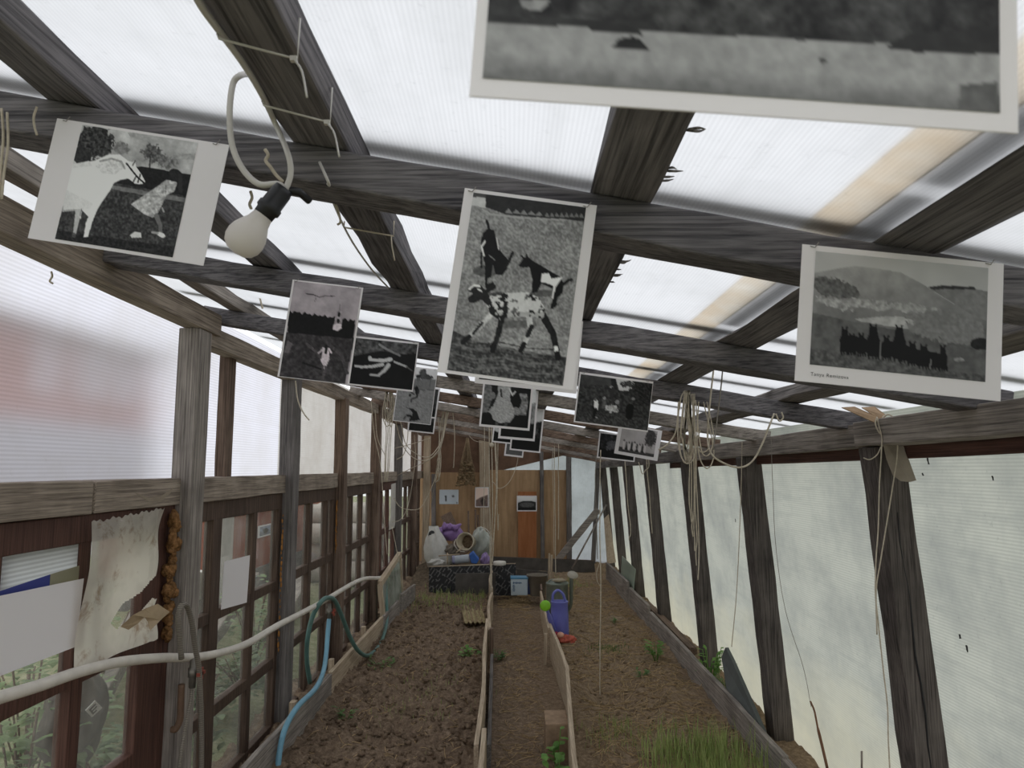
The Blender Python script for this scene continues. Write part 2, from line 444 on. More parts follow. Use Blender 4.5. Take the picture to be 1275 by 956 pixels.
GRP = 'laminated photographs hung from the roof beams'
def sheet(corners, y, label, pic=None, frac=None, group=GRP, name='laminated_photograph', cat='photograph', size=None, staples=True, curl=0.004, mat=None):
    """corners TL,TR,BR,BL (photo pixels) of a flat sheet hanging square to the walk at depth y; frac = print corners as fractions of the sheet"""
    c = [at_y(px, py, y) for px, py in corners]
    r = ((c[1] - c[0]) + (c[2] - c[3])) / 2; d = ((c[3] - c[0]) + (c[2] - c[1])) / 2
    ctr = sum(c, V(0, 0, 0)) / 4
    w, h = r.length, d.length
    if size: w, h = size
    ang = math.atan2(r.z, r.x)
    a2 = math.atan2(d.x, -d.z)
    ang = (ang + a2) / 2
    R = V(cos(ang), 0, sin(ang)) * w; D = V(sin(ang), 0, -cos(ang)) * h
    org = ctr - R / 2 - D / 2; nrm = V(0, -1, 0)
    mb = MB(); nseg = 6
    vs = []; fs = []
    for i in range(nseg + 1):
        for j in (0, 1):
            for k in (0, 1):
                vs.append(org + R * (i / nseg) + D * j + nrm * (0.0006 if k else -0.0006))
    for i in range(nseg):
        b = i * 4
        fs += [(b + 1, b + 3, b + 7, b + 5), (b, b + 4, b + 6, b + 2), (b, b + 1, b + 5, b + 4), (b + 2, b + 6, b + 7, b + 3)]
    fs += [(0, 2, 3, 1), (nseg * 4, nseg * 4 + 1, nseg * 4 + 3, nseg * 4 + 2)]
    mb.add(vs, fs)
    ob = tag(mb.build(name, mat or M_PAPER), label, cat, group)
    if pic is not None:
        (u0, v0, u1, v1) = frac
        print_mesh('picture', org + R * u0 + D * v0, R * (u1 - u0), D * (v1 - v0), nrm, pic, ob)
    if staples:
        for q in (0.06, 0.93):
            s = MB(); a = org + R * q + D * 0.02
            s.tube([a + nrm * 0.001 + V(-0.006, 0, 0.003), a + nrm * 0.003, a + nrm * 0.003 + V(0.006, 0, 0.008)], 0.0007, 5)
            sub(s, 'staple', M_STEEL, ob)
    return ob, org, R, D

def frac_of(outer, inner):
    """print rectangle as fractions of the sheet, both as corner lists in one drawing frame"""
    o = [np.array(q, float) for q in outer]; i = [np.array(q, float) for q in inner]
    r = ((o[1] - o[0]) + (o[2] - o[3])) / 2; d = ((o[3] - o[0]) + (o[2] - o[1])) / 2; org = sum(o) / 4 - r / 2 - d / 2
    M = np.linalg.inv(np.stack([r, d], 1)); f = [M @ (q - org) for q in i]
    return ((f[0][0] + f[3][0]) / 2, (f[0][1] + f[1][1]) / 2, (f[1][0] + f[2][0]) / 2, (f[2][1] + f[3][1]) / 2)

# --- the pictures
def pic_goats():
    q = [(183, 42), (686, 100), (572, 915), (57, 842)]
    p = Pic(q, (150, 230), 0.52)
    p.add(0.34, 70, 2, 1).add(0.16, 8, 3, 2)
    p.poly([(40, 690), (90, 670), (180, 715), (330, 745), (470, 770), (600, 790), (560, 940), (40, 860)], 0.30, 0.55, 45, 4)
    for k in range(9):
        y0 = 700 + k * 22
        p.line([(60 + k * 6, y0), (180, y0 + 30), (300, y0 + 22), (420, y0 + 48), (560, y0 + 55)], 5, 0.42 if k % 2 else 0.2, 0.2)
    p.poly([(183, 42), (240, 48), (236, 112), (170, 100)], 0.72, 0.1)
    p.poly([(183, 42), (240, 50), (240, 66), (180, 62)], 0.3)
    p.poly([(238, 48), (690, 98), (682, 165), (560, 158), (330, 142), (236, 108)], 0.19, 0.08, 25)
    p.line([(220, 118), (260, 140), (400, 155), (600, 160)], 6, 0.62)
    for k in range(5): p.poly([(322 + k * 34, 132 + k * 2), (340 + k * 34, 112 + k * 3), (358 + k * 34, 136 + k * 2)], 0.5)
    for k in range(8): p.poly([(500 + k * 22, 146), (511 + k * 22, 126), (522 + k * 22, 148)], 0.45)
    # first goat, head down
    p.ell((235, 400), 60, 26, 0.36, 0.2)
    p.poly([(212, 270), (222, 228), (245, 205), (272, 214), (284, 258), (302, 312), (336, 350), (322, 372), (332, 388), (308, 418), (278, 416), (266, 372), (258, 432), (242, 432), (240, 468), (229, 468), (230, 372), (216, 310)], 0.09, 0.06)
    p.line([(240, 172), (247, 192), (250, 212)], 12, 0.1); p.line([(355, 315), (340, 350), (322, 386)], 13, 0.13)
    p.line([(214, 320), (214, 384)], 9, 0.1); p.line([(232, 265), (216, 290), (226, 330)], 7, 0.86)
    p.line([(284, 250), (292, 300)], 5, 0.8); p.line([(238, 470), (262, 460)], 18, 0.12)
    p.line([(250, 330), (275, 350)], 4, 0.5)
    # second goat, piebald
    p.ell((490, 500), 60, 16, 0.36, 0.2)
    p.poly([(380, 375), (398, 345), (420, 328), (436, 346), (500, 385), (560, 420), (582, 452), (574, 500), (550, 522), (545, 562), (520, 572), (530, 520), (530, 478), (482, 455), (462, 495), (436, 500), (442, 440), (430, 382), (400, 384)], 0.09, 0.05)
    p.poly([(485, 410), (515, 408), (526, 432), (575, 425), (546, 470), (510, 455), (478, 448)], 0.88)
    p.line([(540, 465), (530, 520)], 9, 0.8); p.line([(578, 460), (600, 440), (615, 436)], 14, 0.12); p.line([(394, 330), (406, 342)], 8, 0.1); p.line([(416, 322), (420, 340)], 7, 0.1)
    p.line([(528, 565), (546, 548)], 12, 0.1)
    # third goat, spotted, stretched out
    p.line([(310, 640), (440, 640)], 34, 0.40, 0.2)
    p.line([(262, 590), (205, 650), (135, 712)], 24, 0.72, 0.3, 18); p.line([(215, 635), (175, 680)], 14, 0.2, 0.3); p.line([(155, 697), (130, 720)], 24, 0.1)
    p.line([(302, 610), (288, 680), (264, 750)], 28, 0.13, 0.2, 22); p.line([(262, 738), (262, 756)], 26, 0.08)
    p.line([(424, 605), (432, 665), (400, 735)], 26, 0.72, 0.2, 20); p.line([(436, 650), (418, 690)], 22, 0.14); p.line([(400, 730), (386, 756)], 24, 0.1)
    p.line([(480, 590), (530, 680), (548, 770)], 34, 0.12, 0.15, 24); p.line([(543, 745), (545, 765)], 18, 0.85); p.line([(548, 772), (552, 792)], 26, 0.08)
    m = p.mask([(236, 510), (310, 500), (420, 495), (470, 520), (497, 570), (490, 622), (450, 606), (330, 608), (290, 622), (250, 592), (235, 550)])
    p.put(m, 0.76, 0.1)
    n = p.noise(26, 3, 8); side = (p.X < 330) | (p.X > 425)
    p.a = np.where(m & (n > 0.02) & side, 0.15, p.a); p.a = np.where(m & (n > 0.14) & ~side, 0.4, p.a)
    p.a = np.where(m & (p.Y > 585), p.a * 0.85, p.a)
    p.poly([(152, 490), (178, 462), (214, 466), (232, 490), (252, 512), (246, 562), (214, 530), (182, 546), (158, 542), (150, 520), (176, 502)], 0.16, 0.1)
    p.line([(160, 482), (180, 466), (206, 470)], 9, 0.85); p.line([(196, 482), (214, 492)], 7, 0.8); p.line([(236, 492), (268, 472)], 22, 0.14); p.line([(250, 506), (300, 500)], 12, 0.3, 0.3)
    return p, frac_of([(143, 15), (740, 95), (612, 935), (14, 850)], q)

def pic_horse():
    q = [(364, 78), (1070, 165), (912, 885), (183, 775)]
    p = Pic(q, (220, 220), 0.66); p.add(0.5, 5, 4, 7)
    p.poly([(640, 120), (760, 110), (860, 140), (800, 170), (660, 150)], 0.62, 0.2); p.poly([(880, 240), (1060, 236), (1050, 275), (900, 270)], 0.6, 0.2)
    p.ell((440, 185), 115, 105, 0.24, 0.5, 0, 0.35, 3); p.ell((360, 270), 60, 55, 0.2, 0.2, 0, 0.2)
    p.ell((600, 215), 50, 40, 0.5, 0.3, 0, 0.5, 9)
    p.ell((790, 240), 62, 62, 0.38, 0.5, 0, 0.75, 5); p.line([(772, 335), (778, 250)], 9, 0.25); p.ell((880, 300), 60, 40, 0.45, 0.5, 0, 0.8, 6)
    p.poly([(540, 350), (720, 325), (900, 350), (1060, 372), (1000, 545), (560, 450), (250, 400)], 0.14, 0.12)
    p.poly([(550, 430), (1030, 510), (915, 900), (160, 800), (250, 560), (480, 440)], 0.25, 0.35, 60, 11)
    p.poly([(540, 445), (1030, 520), (1024, 545), (900, 530), (540, 470)], 0.45, 0.2)
    p.poly([(170, 720), (930, 820), (912, 900), (170, 800)], 0.16, 0.25, 60, 12)
    p.poly([(290, 330), (380, 310), (440, 296), (520, 258), (590, 255), (640, 292), (666, 300), (684, 290), (690, 330), (720, 370), (745, 420), (722, 436), (680, 432), (640, 402), (592, 412), (552, 432), (530, 475), (480, 545), (450, 592), (420, 660), (388, 762), (362, 765), (376, 680), (346, 652), (360, 590), (330, 602), (230, 612)], 0.88, 0.10, 14, 13)
    p.poly([(440, 330), (520, 285), (590, 280), (625, 320), (600, 350), (560, 378), (480, 372)], 0.80, 0.28, 70, 14)
    p.line([(470, 300), (540, 282), (600, 300), (618, 340)], 12, 0.62, 0.3)
    p.poly([(240, 572), (330, 586), (392, 560), (340, 602), (230, 612)], 0.62, 0.1); p.poly([(300, 322), (400, 300), (420, 330), (300, 345)], 0.8, 0.1); p.line([(360, 590), (346, 650)], 12, 0.8)
    p.poly([(352, 600), (392, 640), (372, 690), (356, 700), (344, 655)], 0.24, 0.2); p.line([(330, 600), (318, 680), (306, 740)], 34, 0.70, 0.15, 20); p.ell((302, 752), 12, 16, 0.35, 0.2); p.poly([(240, 470), (420, 560), (400, 590), (236, 600)], 0.80, 0.08, 8)
    p.line([(632, 310), (664, 352), (700, 396), (735, 425)], 11, 0.12); p.line([(664, 352), (690, 385), (668, 430)], 9, 0.14); p.line([(715, 375), (700, 425)], 9, 0.12); p.line([(684, 292), (668, 322)], 8, 0.2)
    p.ell((930, 372), 44, 36, 0.17, 0.1, 0.5); p.line([(960, 380), (960, 470)], 26, 0.2)
    p.poly([(655, 562), (800, 462), (876, 404), (942, 420), (922, 476), (872, 502), (848, 560), (815, 622), (788, 642), (740, 622)], 0.66, 0.5, 45, 15)
    p.line([(872, 440), (870, 490)], 5, 0.35); p.line([(848, 580), (858, 604)], 10, 0.6)
    p.line([(812, 630), (836, 690), (838, 738)], 30, 0.42, 0.1, 20); p.line([(832, 742), (852, 752)], 26, 0.82); p.line([(786, 732), (820, 738)], 14, 0.6)
    p.poly([(648, 752), (680, 728), (716, 736), (720, 764), (660, 766)], 0.78, 0.1)
    p.add(0.05, 100, 1, 16)
    return p, frac_of([(208, 35), (1262, 178), (1095, 932), (14, 770)], q)

def pic_herd():
    q = [(147, 85), (1144, 140), (1117, 810), (105, 735)]
    p = Pic(q, (210, 140), 0.66); p.add(0.12, 3, 3, 2)
    p.poly([(790, 268), (880, 255), (1060, 258), (1076, 272), (1150, 278), (1140, 470), (1060, 432)], 0.46, 0.12)
    p.poly([(790, 268), (880, 254), (1060, 256), (1070, 272), (880, 276), (830, 284)], 0.22, 0.15)
    m = p.mask([(130, 213), (280, 180), (380, 162), (480, 168), (640, 190), (760, 250), (900, 338), (1060, 430), (1160, 465), (1110, 830), (95, 745)])
    p.put(m, 0.5); g = np.clip((p.Y - 170) / 560, 0, 1); p.a = np.where(m, 0.58 - 0.28 * g + p.noise(14, 4, 5) * 0.16, p.a)
    p.ell((260, 300), 150, 60, 0.36, 0.25, 0.2, 0.4, 4); p.ell((500, 385), 330, 26, 0.55, 0.35, 0.05, 0.7, 6); p.ell((260, 385), 90, 30, 0.56, 0.4, 0.3, 0.7, 7)
    p.poly([(370, 470), (560, 446), (700, 452), (830, 438), (832, 480), (780, 522), (640, 512), (560, 504), (400, 482)], 0.62, 0.25, 30)
    p.poly([(120, 440), (330, 480), (700, 540), (900, 600), (1130, 620), (1117, 830), (95, 740)], 0.36, 0.16, 25)
    p.ell((900, 500), 230, 90, 0.46, 0.15, 0.15, 0.35, 8)
    p.poly([(100, 640), (420, 680), (900, 750), (1117, 770), (1117, 830), (95, 745)], 0.33, 0.3, 60, 9)
    p.ell((1092, 590), 62, 34, 0.15, 0.1, 0, 0.15); p.ell((966, 684), 30, 10, 0.5, 0.3, 0, 0.5)
    for (x, yt, yb, w) in ((310, 530, 668, 52), (350, 566, 668, 44), (405, 562, 676, 46), (475, 508, 690, 66), (550, 572, 694, 50), (625, 510, 700, 66), (662, 650, 708, 80), (700, 602, 722, 58), (765, 616, 738, 62), (820, 660, 740, 60), (875, 618, 748, 46)):
        tall = yb - yt
        p.poly([(x - w * .56, yb - 8), (x - w * .58, yt + tall * .42), (x - w * .40, yt + tall * .24), (x - w * .33, yt + 6), (x - w * .22, yt - 2), (x + w * .24, yt), (x + w * .34, yt + 10), (x + w * .40, yt + tall * .26), (x + w * .58, yt + tall * .44), (x + w * .55, yb - 4)], 0.07, 0.03)
        p.line([(x - w * .20, yt + 4), (x - w * .26, yt - 11)], 11, 0.07); p.line([(x + w * .18, yt + 4), (x + w * .26, yt - 11)], 11, 0.07)
        for k in (-.42, -.1, .2, .46): p.line([(x + w * k, yb - 30), (x + w * k, yb + 4)], 9, 0.08)
    p.poly([(285, 590), (340, 560), (420, 580), (520, 600), (560, 590), (650, 600), (700, 630), (790, 640), (890, 660), (890, 725), (820, 720), (700, 690), (560, 680), (420, 660), (290, 650)], 0.07, 0.02)
    p.line([(515, 600), (512, 690)], 6, 0.5); p.line([(805, 690), (800, 740)], 5, 0.5)
    return p, frac_of([(72, 38), (1238, 120), (1200, 920), (18, 825)], q)

def pic_church():
    q = [(166, 62), (700, 118), (580, 888), (60, 826)]
    p = Pic(q, (100, 150), 0.62, tint=(1.02, 0.97, 1.0)); p.a += p.noise(5, 4, 3) * 0.25
    p.poly([(60, 470), (640, 520), (560, 900), (40, 840)], 0.24, 0.25, 22, 5)
    p.poly([(120, 540), (160, 570), (130, 640), (90, 640)], 0.4, 0.1); p.line([(270, 570), (350, 640), (420, 740), (380, 880)], 20, 0.33, 0.2); p.line([(430, 560), (540, 660), (580, 800)], 26, 0.30, 0.2); p.line([(240, 720), (380, 770)], 16, 0.12)
    f = [(120, 300)]
    for k in range(27): f.append((130 + k * 20, 305 + k * 2.8 + (8 if k % 2 else -8) + 6 * sin(k * 1.7)))
    p.poly(f + [(650, 385), (630, 525), (118, 480)], 0.10, 0.07, 30)
    p.line([(532, 250), (526, 300)], 6, 0.4); p.poly([(498, 340), (506, 304), (526, 290), (546, 304), (546, 345), (550, 360), (542, 400), (540, 446), (470, 452), (484, 392), (490, 350)], 0.55, 0.3, 40)
    for (x, y) in ((522, 330), (515, 382)): p.ell((x, y), 12, 20, 0.12)
    p.poly([(470, 452), (482, 405), (542, 410), (540, 440), (510, 462)], 0.78, 0.2)
    p.line([(260, 164), (320, 172), (366, 192), (410, 180), (486, 182)], 7, 0.24); p.line([(340, 195), (330, 228)], 5, 0.32)
    p.poly([(392, 596), (440, 600), (444, 690), (420, 742), (396, 742), (376, 702), (388, 650)], 0.76, 0.25, 60); p.line([(395, 612), (360, 640)], 12, 0.72); p.line([(440, 606), (458, 636)], 14, 0.78)
    p.line([(420, 585), (418, 640)], 22, 0.13); p.line([(404, 740), (402, 765)], 8, 0.6)
    return p, frac_of([(150, 45), (712, 112), (596, 898), (46, 826)], q)

def pic_legs():
    q = [(652, 505), (1142, 562), (1097, 930), (606, 868)]
    p = Pic(q, (90, 66), 0.11); p.add(0.05, 8, 3, 4)
    p.poly([(652, 500), (1150, 560), (1130, 640), (1000, 640), (860, 610), (640, 650)], 0.30, 0.45, 20, 5)
    p.line([(840, 560), (900, 600), (1000, 650)], 16, 0.5, 0.2); p.poly([(880, 690), (960, 690), (930, 760), (870, 740)], 0.05)
    p.line([(765, 682), (880, 690), (930, 680)], 20, 0.72, 0.1, 32); p.ell((767, 668), 15, 16, 0.7)
    p.line([(652, 730), (700, 740), (790, 736), (866, 722)], 16, 0.7, 0.1, 26); p.line([(912, 728), (880, 772), (832, 808)], 34, 0.7, 0.1, 18); p.line([(770, 804), (836, 812)], 16, 0.66)
    p.line([(960, 702), (1052, 740)], 16, 0.66); p.line([(1052, 740), (1100, 775)], 10, 0.35)
    return p, frac_of([(640, 488), (1156, 548), (1100, 945), (596, 880)], q)

def pic_lake():
    q = [(65, -615), (1270, -555), (1228, 245), (25, 185)]
    p = Pic(q, (260, 170), 0.62); p.add(0.06, 3, 3, 1)
    hill = p.mask([(0, -170), (300, -210), (700, -160), (1300, -220), (1300, 105), (1200, 100), (960, 92), (600, 72), (400, 62), (25, 46)])
    p.put(hill, 0.26); p.a = np.where(hill, 0.24 + p.noise(26, 4, 3) * 0.36, p.a)
    p.poly([(20, 30), (430, 40), (430, 62), (25, 50)], 0.22, 0.1); p.poly([(110, -10), (180, -10), (160, 16), (112, 12)], 0.55, 0.2)
    wat = p.mask([(25, 48), (400, 62), (700, 74), (1232, 92), (1228, 260), (10, 200)])
    p.put(wat, 0.60); p.a = np.where(wat, 0.56 - 0.16 * np.clip((p.Y - 120 - p.X * .05) / 70, 0, 1) + p.noise(44, 3, 6) * 0.14 + p.noise(7, 2, 9) * 0.05, p.a)
    p.poly([(266, 62), (300, 40), (350, 44), (400, 68), (396, 74)], 0.2, 0.08); p.poly([(322, 106), (346, 82), (372, 76), (394, 84), (412, 108)], 0.17, 0.06)
    p.poly([(968, 92), (1030, 54), (1232, 40), (1232, 104), (1040, 102)], 0.2, 0.08); p.poly([(1140, 180), (1228, 170), (1228, 250), (1130, 240)], 0.36, 0.2)
    p.ell((820, 127), 10, 6, 0.28); p.ell((770, 76), 14, 4, 0.3)
    return p, None

def pic_skirt():
    q = [(84, 90), (562, 130), (540, 630), (74, 600)]
    p = Pic(q, (66, 78), 0.13); p.add(0.12, 8, 3, 2)
    p.poly([(74, 120), (150, 150), (170, 300), (130, 460), (80, 470)], 0.42, 0.4, 20); p.ell((170, 270), 30, 40, 0.45, 0.2); p.poly([(440, 240), (520, 240), (530, 330), (520, 490), (430, 480), (470, 330)], 0.5, 0.5, 24)
    p.ell((400, 330), 60, 80, 0.10); p.ell((200, 440), 60, 45, 0.55, 0.3, 0, 0.3); p.ell((420, 440), 36, 46, 0.5, 0.3, 0, 0.3)
    p.poly([(70, 488), (560, 490), (545, 640), (70, 610)], 0.05)
    p.poly([(210, 90), (350, 100), (345, 220), (352, 330), (400, 420), (400, 500), (360, 570), (250, 582), (190, 540), (160, 450), (200, 340), (225, 240)], 0.60, 0.4, 50, 6)
    p.line([(250, 200), (262, 280)], 20, 0.2); p.line([(340, 190), (370, 260), (400, 220)], 14, 0.75); p.line([(230, 580), (232, 620)], 30, 0.3); p.line([(320, 580), (318, 620)], 30, 0.28)
    return p

def pic_kids():
    q = [(176, 84), (862, 172), (812, 622), (124, 528)]
    p = Pic(q, (100, 72), 0.22); p.add(0.34, 36, 3, 2)
    p.poly([(170, 80), (520, 130), (525, 230), (430, 190), (180, 185)], 0.27, 0.12, 12); p.poly([(460, 110), (510, 130), (524, 240), (470, 220)], 0.15, 0.1)
    p.poly([(510, 120), (640, 130), (700, 180), (640, 240), (540, 240)], 0.72, 0.1); p.ell((760, 250), 120, 120, 0.17, 0.4, 0, 0.5, 5); p.ell((610, 180), 60, 30, 0.25, 0.3, 0, 0.9, 7)
    p.poly([(120, 420), (830, 520), (810, 640), (110, 540)], 0.24, 0.4, 60, 8)
    p.ell((470, 212), 14, 14, 0.6); p.line([(480, 225), (470, 290)], 40, 0.2)
    p.line([(320, 350), (322, 405)], 44, 0.82); p.line([(318, 420), (300, 495)], 30, 0.07); p.line([(298, 350), (296, 410)], 14, 0.06); p.ell((318, 326), 14, 14, 0.4)
    p.line([(400, 330), (398, 390)], 40, 0.35, 0.3); p.ell((402, 312), 14, 14, 0.55)
    p.ell((480, 410), 55, 36, 0.66, 0.6, 0, 0.9, 9); p.ell((524, 350), 20, 20, 0.55, 0.3)
    p.line([(645, 400), (640, 480)], 74, 0.06); p.ell((676, 320), 16, 14, 0.5); p.line([(320, 494), (330, 496)], 10, 0.7)
    return p, frac_of([(166, 60), (872, 155), (812, 634), (108, 540)], q)

def pic_jump():
    q = [(112, 90), (590, 130), (516, 785), (72, 740)]
    p = Pic(q, (52, 76), 0.5); p.add(0.26, 40, 3, 3)
    p.poly([(100, 60), (600, 120), (575, 245), (90, 245)], 0.75, 0.06); p.ell((410, 180), 50, 70, 0.3, 0.3, 0, 0.4, 3); p.ell((470, 215), 70, 30, 0.25, 0.3, 0, 0.3)
    p.poly([(90, 240), (570, 240), (552, 378), (90, 360)], 0.44, 0.1, 20); p.line([(510, 250), (500, 370)], 8, 0.3); p.line([(110, 350), (550, 376)], 8, 0.3)
    p.ell((352, 235), 28, 30, 0.36); p.ell((350, 205), 34, 18, 0.15); p.poly([(310, 280), (390, 250), (420, 290), (400, 340), (315, 345)], 0.42, 0.15); p.line([(330, 350), (345, 410)], 50, 0.1); p.line([(360, 380), (340, 460), (270, 490), (275, 520)], 28, 0.2, 0, 14); p.line([(310, 430), (260, 400)], 14, 0.25); p.ell((255, 440), 17, 17, 0.1)
    p.poly([(210, 585), (250, 590), (300, 600), (355, 640), (390, 735), (345, 745), (255, 750), (275, 700), (225, 690), (195, 740), (200, 700), (230, 670), (290, 680), (300, 650), (270, 615)], 0.12, 0.08)
    return p, frac_of([(100, 80), (600, 112), (520, 792), (64, 748)], q)

def pic_dark(seed, res=(46, 34), base=0.2, low=0.08, tint=(1, 1, 1), top=None, hot=0.45):
    p = Pic([(0, 0), (100, 0), (100, 100), (0, 100)], res, base, tint)
    p.add(0.35, 12, 3, seed)
    p.poly([(0, 62), (100, 70), (100, 100), (0, 100)], low, 0.1, 20, seed)
    p.ell((35, 48), 14, 20, hot, 0.4, 0.4, 0.6, seed + 1); p.ell((72, 55), 16, 10, hot * 0.8, 0.4, 0, 0.6, seed + 2)
    if top: p.poly([(0, 0), (100, 0), (100, 26), (60, 34), (0, 22)], top, 0.1)
    return p
def pic_row():
    p = Pic([(0, 0), (100, 0), (100, 100), (0, 100)], (56, 40), 0.62, (1.0, 0.97, 0.97)); p.add(0.1, 5, 3, 3)
    p.poly([(0, 82), (100, 88), (100, 100), (0, 100)], 0.25, 0.2)
    for k in range(9):
        x = 12 + k * 7.5; p.line([(x, 62 + (k * 7) % 9), (x + 1, 88)], 5, 0.12 if k % 2 else 0.7); p.ell((x, 56 + (k * 7) % 9), 2.2, 3.5, 0.2)
    p.ell((84, 30), 16, 34, 0.25, 0.3, 0, 0.5, 4); return p
FULL = (0.035, 0.05, 0.965, 0.95)
FULLP = (0.05, 0.035, 0.95, 0.965)

# ------------------------------------------------------------------ the greenhouse shell
XL, XR = -1.305, 1.325          # inner faces of the sheets (right one at the eave; it leans out towards its foot)
YB = 10.7
def zr(x, y): return 1.79 - 0.19 * x - 0.009 * (y - 1.1)      # underside of the cross beams
BH, RH = 0.065, 0.05
def fbm(X, Y, sc, octs=4, seed=0):
    r = np.random.default_rng(seed); out = 0; amp = 1; tot = 0
    for o in range(octs):
        g = r.random((97, 97)); x = X * sc + 13.7 * o + 40; y = Y * sc + 7.1 * o + 40
        x0 = np.floor(x).astype(int); y0 = np.floor(y).astype(int); fx = x - x0; fy = y - y0; fx = fx * fx * (3 - 2 * fx); fy = fy * fy * (3 - 2 * fy)
        a, b = y0 % 97, (y0 + 1) % 97; c, d = x0 % 97, (x0 + 1) % 97
        out = out + amp * ((g[a, c] * (1 - fx) + g[a, d] * fx) * (1 - fy) + (g[b, c] * (1 - fx) + g[b, d] * fx) * fy); tot += amp; amp *= 0.55; sc *= 2.13
    return out / tot - 0.5
PL = [(0.0, -0.075), (3.1, -0.140), (5.4, -0.19), (8.45, -0.233), (12, -0.24)]       # left path board, x along y
PR = [(0.0, 0.20), (3.07, 0.254), (4.57, 0.325), (5.7, 0.322), (6.5, 0.32), (8.6, 0.345), (12, 0.36)]
def lerp_tab(tab, y): return np.interp(y, [a for a, b in tab], [b for a, b in tab])
def ground_z(X, Y):
    X = np.asarray(X, float); Y = np.asarray(Y, float)
    l = lerp_tab(PL, Y); r = lerp_tab(PR, Y)
    z = 0.02 + fbm(X, Y, 3, 3, 1) * 0.07
    cl = fbm(X, Y, 16, 3, 2); z = z + np.where(X < 0.1, cl * 0.085, cl * 0.05)
    z = z + np.where(X < 0.1, np.maximum(fbm(X, Y, 34, 2, 3), 0) * 0.05, 0)
    path = (X > l) & (X < r) & (Y < 8.75)
    z = np.where(path, -0.06 + fbm(X, Y, 8, 3, 4) * 0.03, z)
    z = z + np.where(Y > 8.3, 0.03, 0)
    hole = np.exp(-(((X - 0.60) / 0.16) ** 2 + ((Y - 4.62) / 0.22) ** 2)); z = z - 0.06 * hole * (X > r)
    return z
def gz(x, y): return float(ground_z(np.array([x]), np.array([y]))[0])
def grid_mesh(name, xs, ys, zf, mat):
    X, Y = np.meshgrid(xs, ys); Z = zf(X, Y); n, m = X.shape
    P = np.stack([X, Y, Z], -1).reshape(-1, 3); I = np.arange(n * m).reshape(n, m)
    F = np.stack([I[:-1, :-1], I[:-1, 1:], I[1:, 1:], I[1:, :-1]], -1).reshape(-1, 4)
    me = bpy.data.meshes.new(name); me.from_pydata(P.tolist(), [], F.tolist()); me.polygons.foreach_set('use_smooth', [True] * len(F)); me.materials.append(mat); me.update()
    o = bpy.data.objects.new(name, me); COL.objects.link(o); ORIG[o.name] = Vector((0, 0, 0)); return o

t = NT('soil')
n1 = t.noise(t.mapping(), 2.2, 5, 0.65); n2 = t.noise(t.mapping(), 38, 5, 0.75); n3 = t.noise(t.mapping((1, 1, 1)), 130, 3, 0.7)
sepx = t.n('ShaderNodeSeparateXYZ'); t.l(t.tc.outputs['Object'], sepx.inputs[0])
side = t.n('ShaderNodeMapRange'); side.inputs['From Min'].default_value = -0.3; side.inputs['From Max'].default_value = 0.5; t.l(sepx.outputs['X'], side.inputs['Value'])
c1 = t.ramp(n1, [(0.3, s255(104, 88, 74)), (0.7, s255(142, 122, 104))]); c2 = t.ramp(n1, [(0.3, s255(160, 138, 110)), (0.7, s255(182, 160, 130))])
c = t.mix(side.outputs[0], c1, c2)
c = t.mix(0.62, c, t.ramp(n2, [(0.34, s255(72, 59, 49)), (0.52, s255(134, 115, 97)), (0.70, s255(182, 162, 138))]))
c = t.mix(t.ramp(n3, [(0.62, (0, 0, 0)), (0.74, (0.55,) * 3)]), c, s255(182, 160, 126))
M_SOIL = t.done(t.bsdf(c, 0.95, 0.1, t.bump(t.mix(0.5, n2, n3), 0.9, 0.02)))
floor = struct(grid_mesh('floor', np.concatenate([np.linspace(-1.42, 1.46, 190)]), np.concatenate([np.linspace(-0.45, 2.4, 40), np.linspace(2.44, 11.0, 400)]), ground_z, M_SOIL),
               'brown soil of the two beds and the trodden path between them')
t = NT('outdoor_grass')
n1 = t.noise(t.mapping(), 0.7, 5, 0.65); n2 = t.noise(t.mapping(), 14, 5, 0.7)
c = t.mix(0.5, t.ramp(n1, [(0.35, s255(128, 138, 96)), (0.65, s255(168, 158, 134))]), t.ramp(n2, [(0.35, s255(92, 112, 70)), (0.65, s255(176, 176, 146))]))
M_LAWN = t.done(t.bsdf(c, 0.95, 0.1, t.bump(n2, 0.6, 0.05)))
struct(grid_mesh('outdoor_ground', np.linspace(-30, 30, 60), np.linspace(-20, 40, 60), lambda X, Y: -0.12 + fbm(X, Y, 0.4, 3, 8) * 0.10 - 0.15 * ((np.abs(X) < 2.0) & (Y < 12) & (Y > -2)), M_LAWN), 'rough grass and bare earth outside the greenhouse')

# roof sheet: lies on the rafters
ry0, ry1 = -0.45, YB + 0.12
mb = MB(); nx = 6
for (x0, x1) in ((-1.48, 1.50),):
    z = lambda x, y: zr(x, y) + BH + RH + 0.006
    vs = [V(x, y, z(x, y)) for y in (ry0, ry1) for x in (x0, x1)]
    mb.add(vs, [(0, 1, 3, 2)])
struct(mb.build('ceiling', M_ROOF, base=False), 'clear twin-wall plastic roof sheet, whitened by the overcast sky')

